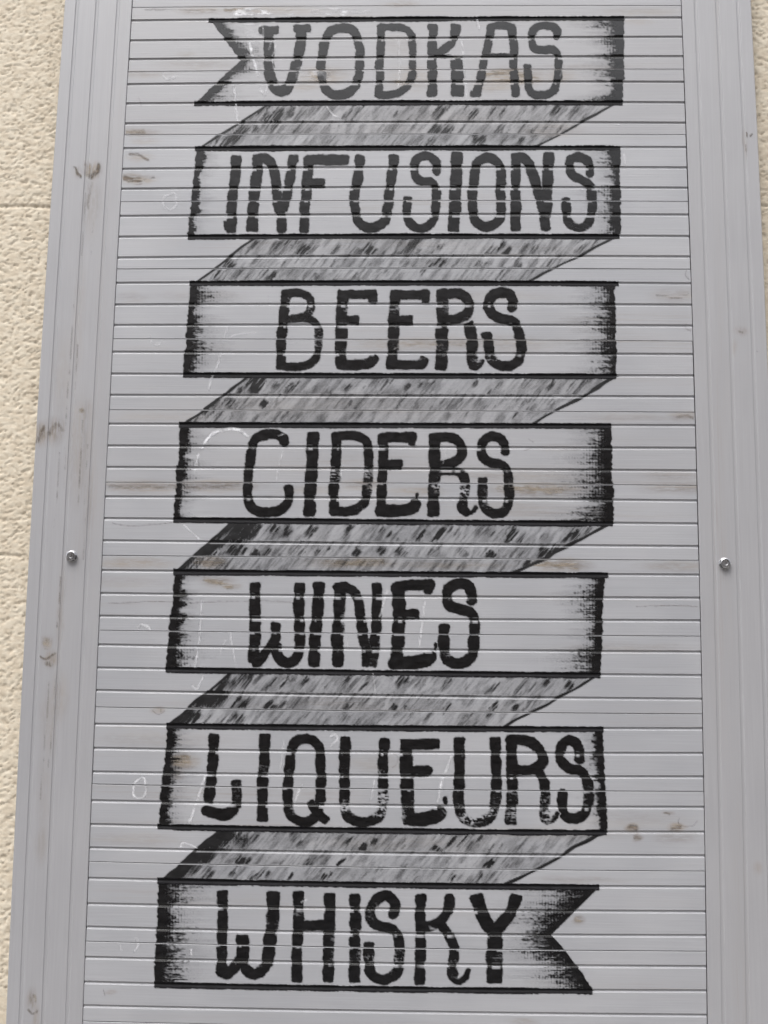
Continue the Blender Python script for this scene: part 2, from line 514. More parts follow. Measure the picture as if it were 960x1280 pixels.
xa, _, za = to_world(-.95, V_BOT); xb, _, zb = to_world(L + .95, V_TOP)
boxes('backing_board', [(xa, xb, TH + .0004, .0295, za, zb)], M_BACK, sign)

# hexagonal bolt heads
def bolt(px, py, rot):
    x, z = at(px, py)
    V, Fc = [], []
    def ringv(r, y, n, hexa=False):
        s = len(V)
        for i in range(n):
            a = rot + i / n * math.tau
            rr = r
            if hexa:
                t = (a - rot + math.pi / 6) % (math.pi / 3) - math.pi / 6
                rr = r * math.cos(math.pi / 6) / math.cos(((a - rot) % (math.pi / 3)) - math.pi / 6)
            V.append((x + rr * math.cos(a), y, z + rr * math.sin(a)))
        return s
    n = 36
    rs = [ringv(.0078, .0012, n), ringv(.0078, -.0010, n), ringv(.0073, -.0014, n), ringv(.0070, -.0015, n, True), ringv(.0070, -.0056, n, True),
          ringv(.0064, -.0062, n), ringv(.0056, -.0066, n), ringv(.0052, -.0067, n), ringv(.0030, -.0067, n), ringv(.0027, -.0065, n), ringv(.0010, -.0065, n)]
    for a, b in zip(rs, rs[1:]):
        for i in range(n):
            j = (i + 1) % n
            Fc.append((a + i, b + i, b + j, a + j))
    Fc.append(tuple(rs[-1] + i for i in range(n)))
    o = link('bolt', mesh('bolt', V, Fc), M_ZINC, sign)
    return o
bolt(90, 695.5, .25)['label'] = 'zinc hexagonal bolt head in the left stile'
bolt(906, 704.5, .1)['label'] = 'zinc hexagonal bolt head in the right stile'

# ---------------------------------------------------------------- paint films: one grid over all boards
DU = .0125
UC = np.arange(.02, L - .02, DU)
rows_v, rows_d, rows_kind, rows_strip = [], [], [], []          # per row: v(u), depth, kind 0 flat 1 groove upper 2 groove lower lip, 9 = gap row
sid = 0
board = -1
for i in range(len(lines) - 1):
    if lines[i][0] == 't': board += 1
    PB = PL_DEPTH + TONE[board]
    (k0, q0), (k1_, q1) = lines[i], lines[i + 1]
    a = np.polyval(q0, UC) + ((3.0 if k0 == 'g' else .9) * mm)
    b = np.polyval(q1, UC) - ((2.35 if k1_ == 'g' else .9) * mm)
    n = max(4, int(round(float((b - a).mean()) / .0135)))
    for j in range(n + 1):
        rows_v.append(a + (b - a) * j / n); rows_d.append(PB); rows_kind.append(0); rows_strip.append(sid + j / n)
    if k1_ == 'g':
        for dv, dd in GROOVE[1:-1]:
            rows_v.append(np.polyval(q1, UC) + dv * mm); rows_d.append(PB + dd * .001)
            rows_kind.append(1 if dv < 1.2 else 2); rows_strip.append(sid + 1 if dv < .3 else sid + 1)
    else:
        rows_kind[-1] = 9
    sid += 1
RV = np.array(rows_v); RD = np.array(rows_d); RK = np.array(rows_kind); RS = np.array(rows_strip)
NR, NC = RV.shape
UU = np.broadcast_to(UC, RV.shape)
PX, PY = photo(UU, RV)
BU, BV = bow(UU, RV)
STR = np.floor(RS - 1e-6 * (RK == 0) * 0)
SF = RS - np.floor(RS)                                          # position within the strip
KIND = np.broadcast_to(RK[:, None], RV.shape)
STRID = np.broadcast_to(np.floor(np.minimum(RS, np.inf))[:, None], RV.shape)
SFR = np.broadcast_to(SF[:, None], RV.shape)
ROWMID = PY[:, NC // 2]


class Win:
    """rows and columns of the grid that hold a photo rectangle"""
    def __init__(s, x0, y0, x1, y1):
        r = np.where((PY.max(1) >= y0) & (PY.min(1) <= y1))[0]
        c = np.where((PX[r].max(0) >= x0) & (PX[r].min(0) <= x1))[0]
        s.r0, s.r1, s.c0, s.c1 = r[0], r[-1] + 1, c[0], c[-1] + 1
        sl = (slice(s.r0, s.r1), slice(s.c0, s.c1))
        s.sl = sl
        s.x, s.y, s.kind, s.sid, s.sf = PX[sl], PY[sl], KIND[sl], STRID[sl], SFR[sl]


def emit(name, w, cover, mat, parent, lift=.00022, cut=.06, label=None):
    cover = np.clip(cover, 0, 1)
    nr, nc = cover.shape
    keep = np.maximum.reduce([cover[:-1, :-1], cover[1:, :-1], cover[:-1, 1:], cover[1:, 1:]]) > cut
    keep &= (w.kind[:-1, :-1] != 9)
    if not keep.any(): return None
    I = np.arange(nr * nc).reshape(nr, nc)
    q = np.stack([I[:-1, :-1][keep], I[1:, :-1][keep], I[1:, 1:][keep], I[:-1, 1:][keep]], -1)
    used = np.unique(q)
    remap = np.zeros(nr * nc, int); remap[used] = np.arange(len(used))
    x, _, z = to_world(BU[w.sl].ravel()[used], BV[w.sl].ravel()[used])
    y = np.broadcast_to(RD[w.r0:w.r1, None], cover.shape).ravel()[used] - lift
    me = quad_mesh(name, np.stack([x, y, z], -1), remap[q], cover.ravel()[used])
    o = link(name, me, mat, parent)
    if label: o['label'] = label
    return o


def catmull(p, n=5):
    p = [np.array(a, float) for a in p]
    closed = np.allclose(p[0], p[-1])
    out = []
    for i in range(len(p) - 1):
        a = p[i - 1] if i > 0 else (p[-2] if closed else 2 * p[0] - p[1])
        b, c = p[i], p[i + 1]
        d = p[i + 2] if i + 2 < len(p) else (p[1] if closed else 2 * p[-1] - p[-2])
        for t in np.arange(n) / n:
            out.append(.5 * ((2 * b) + (c - a) * t + (2 * a - 5 * b + 4 * c - d) * t * t + (3 * b - a - 3 * c + d) * t ** 3))
    out.append(p[-1])
    return out, closed


def stroke_sdf(x, y, pts, w, smooth=False, round_end=2.2):
    closed = False
    if smooth: pts, closed = catmull(pts)
    D = np.full(x.shape, 1e9)
    n = len(pts) - 1
    for i in range(n):
        (ax, ay), (bx, by) = pts[i], pts[i + 1]
        dx, dy = bx - ax, by - ay
        ln = math.hypot(dx, dy)
        if ln < 1e-6: continue
        dx /= ln; dy /= ln
        t = (x - ax) * dx + (y - ay) * dy
        c = np.abs((x - ax) * -dy + (y - ay) * dx)
        in0 = i > 0 or closed; in1 = i < n - 1 or closed
        e0 = w / 2 if in0 else 0; e1 = w / 2 if in1 else 0
        r0 = w / 2 if in0 else min(round_end, w / 2); r1 = w / 2 if in1 else min(round_end, w / 2)
        m = (-e0 + ln + e1) / 2; hl = (ln + e0 + e1) / 2
        tt = t - m
        r = np.where(tt < 0, r0, r1)
        qx = np.abs(tt) - hl + r; qy = c - w / 2 + r
        d = np.hypot(np.maximum(qx, 0), np.maximum(qy, 0)) + np.minimum(np.maximum(qx, qy), 0) - r
        D = np.minimum(D, d)
    return D


# every letter: strokes as (width, smooth?, points) in photo pixels; last entry: dry patches (x, y, rx, ry, amount)
WORDS = {
 'VODKAS': [
  ('V', [(12.5, 1, [(336, 38), (335.5, 60), (335.5, 80), (338, 98), (345, 111), (353, 113), (360, 108), (366, 95), (371, 75), (375, 55), (376.5, 38)]), (9.5, 0, [(324.5, 37), (348, 37)]), (9.5, 0, [(367.5, 35.5), (388, 35)])]),
  ('O', [(10.5, 1, [(426, 34.2), (413, 38), (405.5, 52), (402, 75), (401.5, 95), (408, 112), (423, 118.3), (440, 112), (447, 98), (450, 75), (447.5, 52), (440, 37), (426, 34.2)])]),
  ('D', [(9.8, 0, [(476, 31), (475.5, 70), (473.5, 120)]), (8.6, 1, [(474, 33.5), (492, 33), (507, 36), (514.5, 46), (516, 70), (515, 92), (510, 106), (500, 115), (486, 118), (472, 117.5)])]),
  ('K', [(10.8, 0, [(541.5, 30), (540.5, 75), (540, 120)]), (7, 0, [(534, 33.5), (541, 33.5)]), (7, 0, [(533.5, 117), (541, 117)]), (11.5, 0, [(569, 30), (567.5, 50)]), (9.5, 1, [(567.8, 46), (563, 56), (553, 63), (542, 67)]), (15.5, 0, [(571.5, 70), (571.8, 119.5)]), (5, 0, [(543, 69), (573, 72)])]),
  ('A', [(9.5, 0, [(613.5, 32), (606.5, 70), (600, 101), (595.5, 119.5)]), (7, 0, [(588.5, 116.5), (597, 116.5)]), (8.6, 1, [(611, 33.5), (620, 32), (633, 31.5), (640, 34)]), (10, 0, [(639, 33), (642, 60), (642.5, 90), (645, 120)]), (6.5, 0, [(603, 69.5), (643, 69.5)])]),
  ('S', [(9.2, 1, [(696.5, 46.5), (696, 37), (688, 32), (675, 32), (666.5, 38), (665.6, 50), (669, 59.5), (680, 62), (691, 61.5), (697, 68), (697, 80), (696.5, 102), (691.5, 113), (679, 118.3), (665, 115.5), (660, 104), (658.5, 80)])]),
 ],
 'INFUSIONS': [
  ('I', [(12, 0, [(295, 195), (293.5, 222), (290.5, 250), (289, 268), (288.5, 290.5)]), (11, 0, [(280, 281.5), (288, 281.5)])]),
  ('N', [(13, 0, [(322.5, 194), (321, 212), (318, 237), (316, 262), (315, 289)]), (11.5, 1, [(318, 199), (332, 198), (340, 207), (344, 222), (345.5, 240), (347.5, 255), (352, 272), (352, 289)]), (10.5, 0, [(366.5, 195), (362, 222), (359, 240), (355, 264)]), (10, 0, [(361.5, 198.5), (372.5, 198)])]),
  ('F', [(12, 0, [(386, 195), (385, 212), (383, 237), (381, 264), (379, 290.5)]), (12.8, 0, [(382, 199.8), (434.8, 199.5)]), (11.3, 0, [(384, 229), (406.5, 229)])]),
  ('U', [(11.5, 1, [(449.5, 193.5), (447.5, 220), (444, 243), (444, 262), (449, 278), (463, 285), (478, 278), (484, 264), (487, 242), (489.5, 220), (491.5, 192.5)])]),
  ('S', [(10.3, 1, [(545.5, 215.5), (545.5, 203), (539, 195.5), (529, 194.5), (520, 200), (517.3, 210), (520, 221), (527, 227), (538, 227.3), (544.5, 235), (545, 250), (544.4, 266), (539, 279), (527, 285.6), (514, 280), (508.5, 268), (509.3, 246)])]),
  ('I', [(13.3, 0, [(571.5, 190), (570, 225), (568.5, 255), (567, 289)])]),
  ('O', [(11.5, 1, [(609, 196.8), (598, 202), (592.8, 214), (591, 235), (590, 260), (595, 277), (608, 283.5), (620, 278), (625.5, 266), (625.5, 240), (625.5, 216), (620.5, 202), (609, 196.8)])]),
  ('N', [(12, 0, [(645.5, 191.5), (644.5, 240), (644, 288.5)]), (12, 1, [(643, 197.5), (654, 197), (662, 206), (668.5, 222), (673, 241), (679, 264), (681.7, 287.5)]), (13, 0, [(686.5, 190.5), (685, 222), (684, 243), (682, 272)])]),
  ('S', [(10.6, 1, [(737, 218.5), (736.5, 207), (733, 199), (723, 195.5), (714, 199), (712.3, 209), (716, 219), (728, 225.5), (738, 233.5), (740, 249), (739.6, 266), (734, 280), (723, 284.3), (713, 279.4), (708.7, 268), (708, 247.5)]), ], [(722, 280, 22, 9, .35)]),
 ],
 'BEERS': [
  ('B', [(11.5, 0, [(357.5, 363), (353.5, 402), (351.7, 423), (351, 462)]), (9.6, 1, [(354, 367), (374, 366), (385.6, 371), (389, 380), (387, 390), (378, 396.5), (355, 399.5)]), (9.6, 1, [(370, 398), (387, 399), (396.5, 407), (398.5, 423), (397, 441), (390, 453), (375, 458.3), (351, 458)])], [(388, 388, 12, 14, .4), (398, 425, 10, 18, .4), (372, 399, 22, 8, .35)]),
  ('E', [(14, 0, [(429, 364), (427, 402), (426, 440), (426, 457)]), (10.6, 0, [(422.5, 367.8), (470.8, 367.8)]), (10.5, 0, [(465.5, 364), (465.2, 379)]), (11.3, 0, [(424, 399.8), (449, 400)]), (12, 1, [(421, 455), (445, 456), (461, 453.5), (468.5, 446)])], [(436, 386, 10, 10, .5), (432, 440, 10, 12, .4), (455, 448, 18, 5, .45)]),
  ('E', [(13, 0, [(494, 364), (492, 402), (491, 440), (491, 454)]), (10.8, 0, [(488, 368.3), (536.5, 368)]), (10, 0, [(532, 364), (531.8, 379)]), (12, 0, [(488, 400.5), (516, 400)]), (11.6, 0, [(484, 455.8), (527, 455.8), (532, 447)])], [(494, 385, 12, 10, .55), (496, 436, 10, 12, .5), (515, 448, 26, 4, .5)]),
  ('R', [(14.5, 0, [(553, 363), (553, 410), (552, 440), (551.5, 462.5)]), (12.2, 1, [(548, 368), (570, 366), (582, 371), (586.8, 381.7), (582, 392.5), (571, 399), (553, 401)]), (13, 0, [(584, 402.5), (589, 413), (590, 442), (591, 455)]), (7, 1, [(589, 457), (597, 458.5), (603, 451)])], [(556, 384, 12, 12, .4), (552, 438, 12, 12, .5), (596, 448, 12, 14, .6), (582, 400, 10, 8, .4)]),
  ('S', [(12, 1, [(640.5, 385), (640.6, 376), (637, 367.5), (627.5, 365), (615.5, 369), (611, 380), (615.5, 391), (626, 398), (639, 400.4), (647.5, 409), (651, 424), (651, 440), (645, 453), (631.7, 457.5), (618, 453), (611.5, 440), (608.7, 415)])], [(616, 448, 12, 8, .6), (650, 405, 8, 9, .4)]),
 ],
 'CIDERS': [
  ('C', [(11.6, 1, [(354.8, 554.5), (353, 547), (345, 543), (333, 543), (320.5, 547.5), (314.5, 560), (312, 575), (310.4, 592), (309.8, 616), (313, 631), (323, 639), (339, 640.5), (353, 636), (360.8, 626), (361.5, 607)])]),
  ('I', [(14.3, 0, [(390.5, 539.5), (389.5, 585), (387, 615), (386, 645)])]),
  ('D', [(12.3, 0, [(420, 541), (419, 585), (417.5, 620), (418, 643)]), (11, 1, [(416, 545), (431.7, 544), (447, 545.5), (456.5, 551), (459.8, 562), (460, 583), (459.6, 608), (456.5, 625), (446, 635.5), (430, 639), (413, 639.2)])], [(418, 594, 12, 9, .7), (460, 592, 10, 12, .75), (462, 610, 8, 12, .6), (450, 636, 8, 8, .5)]),
  ('E', [(11.3, 0, [(479, 543), (478, 585), (476.5, 625), (476, 643)]), (12, 0, [(474.5, 546.5), (520.6, 546.3)]), (9, 0, [(516, 544), (515.6, 557)]), (12.8, 0, [(475, 581), (502.3, 581)]), (14.5, 1, [(470, 638), (496, 638.5), (513, 635.5), (520, 628)]), (3, 0, [(521, 617), (521.6, 627)])]),
  ('R', [(14, 0, [(543.5, 542), (543.5, 585), (541.5, 620), (541.5, 645.5)]), (11.4, 1, [(540, 547), (562, 546), (573, 551), (578, 562), (574, 573), (563, 579.5), (546, 582)]), (11.4, 1, [(546, 588), (567, 588), (578, 594), (580.8, 606), (579.5, 622), (577.5, 634), (583, 641)]), (4.5, 1, [(582, 642), (590.4, 639.6), (595.6, 632)])], [(546, 609, 12, 10, .8), (580, 614, 9, 14, .85), (578, 627, 9, 5, .6), (549, 598, 6, 9, .5)]),
  ('S', [(11.4, 1, [(631, 565), (630.4, 556), (626, 548), (616, 545.2), (605.5, 550), (601.5, 561), (604, 572), (613, 578.5), (625, 580.5), (633.5, 588), (635.5, 603), (635.5, 625), (631, 637.5), (619.6, 641.7), (607.5, 636), (603, 624), (602.5, 597)])], [(617, 632, 20, 6, .75), (604, 616, 9, 9, .5), (639, 606, 7, 16, .5)]),
 ],
 'WINES': [
  ('W', [(13.6, 0, [(319, 728.5), (319, 775), (318, 808), (318, 828)]), (14, 0, [(316, 827), (322, 826), (329, 819)]), (11.8, 0, [(344.5, 777.5), (344, 795), (341, 808)]), (11, 0, [(343, 798), (335, 812), (324, 827)]), (12.7, 1, [(345.5, 806), (348.5, 820), (358, 829), (369, 825), (374, 812), (374.5, 790), (374.2, 760), (374.5, 730)]), (13, 0, [(375, 728.5), (375, 742)])]),
  ('I', [(13.7, 0, [(397.8, 727.7), (396.5, 770), (394, 800), (392.3, 833)])]),
  ('N', [(14.6, 0, [(424.5, 730), (423.5, 770), (421.8, 800), (421.5, 833)]), (11.8, 1, [(419, 734.5), (431, 733.5), (441, 740), (447.5, 752), (449.8, 770), (453, 789), (456.5, 808), (458.5, 833)]), (12.2, 0, [(470.4, 728.5), (470, 772), (468.8, 806), (464, 833)]), (13, 0, [(455, 819), (466, 818)])], [(431, 775, 6, 22, .6), (476, 800, 6, 18, .5), (466, 826, 9, 14, .45)]),
  ('E', [(15.6, 0, [(499, 729), (499, 770), (497, 800), (496, 830)]), (12.6, 1, [(492, 735), (507, 731.5), (524, 731), (541.8, 731)]), (11, 0, [(536.4, 728), (535.4, 742.5)]), (13, 0, [(496, 768), (523.5, 768)]), (16.5, 1, [(489, 828), (512, 828.5), (530, 826), (540, 819)]), (4.5, 0, [(544, 804), (544.8, 813)])]),
  ('S', [(12.6, 1, [(589.3, 752), (590, 744), (586.5, 733.5), (576, 728.8), (563.5, 734), (558.5, 745), (562, 756.5), (574, 761.5), (585, 764), (592.5, 773), (593.5, 788), (592.5, 808), (587.5, 822.5), (574, 830), (562, 826), (555.7, 815), (555.6, 780)]), (13, 0, [(593.5, 776), (592.5, 812)])], [(560, 819, 10, 6, .5)]),
 ],
 'LIQUEURS': [
  ('L', [(12.5, 0, [(267.5, 917), (266, 950), (263.5, 980), (261, 1004)]), (14.5, 1, [(257, 1012), (270, 1016.5), (284, 1017), (293, 1010)]), (11.6, 0, [(296, 1010), (296.5, 990), (295, 975)])], [(296, 990, 9, 14, .45)]),
  ('I', [(12.7, 0, [(331.7, 917), (329.8, 955), (328.5, 985), (328, 1027)])], [(330, 960, 10, 8, .4)]),
  ('Q', [(12, 1, [(382, 923.8), (371, 927), (364.5, 938), (362, 957), (360, 978), (358.8, 999), (361.5, 1015), (369.5, 1024.5), (382, 1028), (392, 1022.5), (398, 1010), (400, 993), (401, 972), (401, 952), (400, 936), (393.5, 927), (382, 923.8)]), (10.5, 0, [(386.5, 1001), (394, 1015), (409, 1027.5)])], [(370, 1012, 14, 10, .6), (362, 965, 9, 7, .4)]),
  ('U', [(12.6, 1, [(431, 921.5), (430.8, 950), (430, 983), (430, 1002), (433.5, 1017), (446, 1027), (463, 1027), (475, 1018), (478.5, 1003), (478.5, 983), (479, 952), (480.3, 923)])], [(476, 965, 7, 8, .7), (478, 1000, 14, 18, .95), (474, 1014, 16, 10, .8), (431, 1008, 9, 12, .9), (446, 1016, 14, 8, .6), (430, 960, 9, 8, .35)]),
  ('E', [(15.3, 0, [(508.5, 924.5), (508.5, 980), (509, 1010), (511, 1030)]), (12.7, 0, [(501.5, 930.5), (549.5, 930)]), (14, 1, [(505, 965.5), (520, 965), (536.8, 963.5)]), (17.5, 1, [(511, 1024), (528, 1024), (543, 1020), (550, 1014.5)]), (4, 0, [(555.5, 996), (557, 1007)])], [(505, 1018, 6, 16, .5), (555, 1014, 8, 10, .5), (517, 1000, 6, 10, .5)]),
  ('U', [(12.8, 1, [(575, 922), (574.5, 955), (573.8, 980), (573.5, 1003), (579, 1021), (593, 1028), (607, 1025), (616, 1014), (620, 1000), (620.5, 980), (620, 955), (619.6, 922)])], [(590, 1022, 24, 13, .95), (574, 1008, 9, 6, .6), (621, 1000, 9, 12, .45), (612, 1015, 14, 10, .8)]),
  ('R', [(13.3, 0, [(639.5, 921), (639.3, 960), (640, 990), (639, 1031)]), (12.8, 1, [(636, 925.5), (650, 924.5), (664, 928), (674, 937), (678.5, 948), (673, 958), (659, 963.3), (641, 963.5)]), (12.3, 1, [(668, 962), (675.5, 969), (680, 980), (681, 995), (681, 1012), (683, 1025)]), (6, 1, [(683, 1029), (693, 1023.5), (698, 1015)])], [(640, 1018, 11, 17, .75), (641, 998, 9, 10, .5), (684, 1020, 13, 14, .8), (682, 998, 9, 12, .6)]),
  ('S', [(12.2, 1, [(724.6, 950), (724.6, 941), (721, 930), (711.7, 925), (703.3, 931), (700.5, 942), (703.5, 952.5), (713, 960.5), (725, 963.5), (733, 972.5), (735.6, 988), (735.3, 1006), (730, 1018), (718, 1023.5), (707, 1019), (703, 1008), (703, 988)])], [(731, 995, 5, 16, .6), (738, 985, 6, 8, .4)]),
 ],
 'WHISKY': [
  ('W', [(12.6, 0, [(277.3, 1113.7), (277.8, 1150), (277.5, 1185), (277, 1214)]), (14, 1, [(276.5, 1214), (283, 1217), (292, 1210), (299, 1201)]), (15.3, 0, [(303, 1168.5), (303.8, 1185), (303, 1202)]), (12.7, 1, [(304, 1202), (309, 1213), (318, 1218), (328, 1212), (334, 1203)]), (14.8, 0, [(341, 1114.5), (340, 1150), (337.5, 1175), (334, 1206)]), (16, 0, [(341, 1114.5), (341, 1133)])], [(334, 1148, 6, 12, .5), (347, 1160, 5, 14, .5), (278, 1190, 9, 9, .3), (322, 1206, 10, 5, .5)]),
  ('H', [(12.6, 0, [(373, 1114.8), (373, 1150), (371, 1190), (369.8, 1227.5)]), (13.2, 0, [(412.5, 1116.7), (412, 1150), (410.5, 1185), (409.3, 1227)]), (13.5, 0, [(371, 1159), (412, 1156.5)])], [(416, 1172, 7, 8, .5), (416, 1195, 6, 10, .6), (372, 1143, 8, 4, .4)]),
  ('I', [(13.2, 0, [(443.5, 1117.5), (443.5, 1160), (444, 1190), (443.5, 1228)])], [(449, 1195, 6, 10, .6), (444, 1163, 8, 4, .6), (438, 1200, 5, 8, .4)]),
  ('S', [(12.7, 1, [(492.5, 1144), (494, 1135), (490.5, 1125), (481.5, 1119.8), (470.5, 1124), (464, 1135), (464.5, 1148), (472, 1157.5), (485, 1160), (496, 1166), (499.5, 1179), (499, 1203), (494, 1217), (480.4, 1224.5), (467, 1220.5), (461.5, 1208), (461.7, 1178)])], [(499, 1196, 10, 12, .75), (463, 1198, 9, 10, .6), (470, 1132, 7, 6, .5), (462, 1148, 6, 9, .4), (481, 1216, 16, 5, .5), (498, 1162, 6, 5, .4)]),
  ('K', [(12.7, 0, [(525.5, 1118), (525.5, 1160), (525, 1190), (525, 1230.5)]), (12.3, 1, [(561.3, 1119.5), (560.6, 1136), (553, 1149), (542, 1157), (530, 1159)]), (12, 1, [(550, 1154), (558, 1165), (565, 1178), (567, 1192), (565.5, 1210), (567, 1222)]), (6, 1, [(567, 1225), (575, 1227), (582, 1221.7), (586.7, 1211)])], [(566, 1205, 11, 10, .5), (567, 1220, 10, 5, .4), (540, 1160, 8, 4, .5)]),
  ('Y', [(16.3, 0, [(595.2, 1118.5), (601.7, 1140), (610, 1155), (618, 1168)]), (14.3, 0, [(646, 1118.5), (641, 1136), (631, 1151), (619, 1166)]), (19.2, 0, [(618.5, 1162), (618.5, 1190), (617.5, 1229)])], [(622, 1196, 13, 7, .45), (606, 1195, 5, 9, .4)]),
 ],
}


def letter_cover(w, strokes, dry, seed, gapness):
    sidn = hash2(w.sid, w.sid * 0 + seed, 9)
    # the brush restarts on every slat: small side steps, a bulge in mid-slat, ragged edges
    x = w.x + (sidn - .5) * 1.5 + (vnoise(w.x * .13, w.y * .13, seed) - .5) * 1.8
    y = w.y + (vnoise(w.x * .13, w.y * .13, seed + 5) - .5) * 1.6
    bulge = np.where(w.kind == 0, 1.0 - (2 * w.sf - 1) ** 4, -.2)
    D = np.full(w.x.shape, 1e9)
    for (wd, sm, pts) in strokes:
        D = np.minimum(D, stroke_sdf(x, y, pts, wd - .3, bool(sm)))
    edge = (vnoise(w.x * .25, w.y * .9, seed + 2) - .5) * 1.0 + (vnoise(w.x * .5, w.y * .5, seed + 3) - .5) * .7
    D = D - bulge * .75 + .35 + edge
    c = np.clip(.62 - D / 1.5, 0, 1)
    # dry patches where the brush ran out
    dr = np.zeros_like(D)
    for (px, py, rx, ry, a) in dry:
        dr = np.maximum(dr, a * sstep(1.25, .2, np.hypot((w.x - px) / rx, (w.y - py) / ry)))
    br = fbm(w.x * .12, w.y * .95, seed + 21, 3) * .6 + vnoise(w.x * .55, w.y * .8, seed + 22) * .4
    dr = dr + .16 * sstep(.45, .8, vnoise(w.x * .05, w.y * .07, seed + 31))
    rim = sstep(-3.5, .4, D) * .5
    c = c * np.clip(1.15 - sstep(.30, .72, br + .18 * rim) * dr * 1.5, 0, 1)
    # grooves: the hollow is painted in, the lower lip is often missed
    lipn = vnoise(w.x * .18, w.sid * 3.7 + seed, seed + 40)
    c = np.where(w.kind == 2, c * (1 - sstep(gapness[0], gapness[1], 1 - lipn) * .93), c)
    first_rows = (w.kind == 0) & (w.sf < .10)
    c = np.where(first_rows, c * (1 - .85 * sstep(gapness[0] - .02, gapness[1] + .02, 1 - lipn)), c)
    return c


def dry_bar(w, x_edge, x_fade, dens, seed, sgn, solid):
    """a solid stroke at x_edge that is dragged out sideways until the brush is dry (sgn +1 drags right)"""
    d = (w.x - x_edge) * sgn
    big = vnoise(w.y * .075 + w.sid * 2.3, w.y * 0 + seed, seed + 8)
    solid = solid * (.6 + 1.1 * big)
    reach = (x_fade) * 1.2 * (.45 + .35 * big + .9 * vnoise(w.sid * 1.7 + seed, w.y * .10, seed)) * (.7 + .6 * vnoise(w.y * .45, w.y * 0 + seed, seed + 1))
    en = (vnoise(w.y * .35, w.y * 0, seed + 2) - .5) * 2.2 + (hash2(w.sid, w.sid * 0 + seed, 3) - .5) * 2.0
    inside = np.clip((d - en) / 1.3 + .5, 0, 1)
    hair = fbm(w.x * .05, w.y * .75, seed + 3, 3) * .65 + vnoise(w.x * .42, w.y * .62, seed + 4) * .35
    tick = .10 * np.sin(w.x * math.tau / 3.7) * (vnoise(w.sid * 1.3, w.x * .02, seed + 5) > .45)
    fade = dens * (1.25 - d / np.maximum(reach, 4))
    speck = vnoise(w.x * .45, w.y * .9, seed + 6)
    c = sstep(.0, .72, fade * 1.05 - hair * 1.0 - speck * .28 + tick + .20) * .94
    skip = sstep(.46, .68, fbm(w.x * .13, w.y * .42, seed + 7, 3)) * .72
    c = np.maximum(c, np.clip((solid + (hair - .5) * 13 - d) / 2.4, 0, 1) * (1 - skip * sstep(5, 13, d)))
    c = c * (1 - .45 * sstep(.52, .70, fbm(w.x * .10, w.y * .5, seed + 27, 3)) * sstep(8, 17, d))
    c = np.maximum(c, .16 * sstep(reach * 1.9, reach * .6, d) * hair * 1.4)
    return c * inside


# ribbon bands: word, top groove, bottom groove, left edge x (top, bottom), right edge x (top, bottom), drag left (solid, reach, density), drag right
def line_near(y_mid):
    best = min(range(len(lines)), key=lambda i: abs(float(photo(board_uv(480, y_mid)[0], np.polyval(lines[i][1], board_uv(480, y_mid)[0]))[1]) - y_mid))
    return lines[best][1]


# where a groove runs, in photo pixels, at any x
def groove_y(q, x):
    gx, gy = photo(UC, np.polyval(q, UC))
    return np.interp(x, gx, gy)


BANDS = [
 ('VODKAS', 22.7, 127.3, (262, 243), (780, 779), (14, 26, .9), (11, 30, 1.0), 'tail_left', 4),
 ('INFUSIONS', 184, 294, (245, 235), (775, 775), (9, 16, .55), (10, 24, .85), None, 4.4),
 ('BEERS', 352.3, 468.7, (238, 229), (768, 771), (9, 32, .85), (3.5, 34, .85), None, 4.8),
 ('CIDERS', 530.7, 651.2, (225, 217), (764, 767), (10, 22, .8), (9, 44, .95), None, 5),
 ('WINES', 716.4, 840.2, (218, 207), (755, 751), (13, 24, .9), (8, 36, .9), None, 5.2),
 ('LIQUEURS', 909.3, 1037.8, (209, 197), (754, 759), (12, 22, .85), (10, 16, .75), None, 5.2),
 ('WHISKY', 1105.6, 1235.6, (198, 193), (749, 741), (15, 46, .95), (4, 52, .95), 'tail_right', 5.2),
]


def outline(w, q, x0, x1, th, seed):
    gy = groove_y(q, w.x) + .9
    d = np.abs(w.y - gy) - (th / 2 + .55 + (fbm(w.x * .035, w.y * 0, seed) - .5) * 1.6 + (vnoise(w.x * .45, w.y * 0, seed + 1) - .5) * .7)
    d = np.maximum(d, np.maximum(x0 - w.x, w.x - x1))
    return np.clip(.6 - d / 1.2, 0, 1)


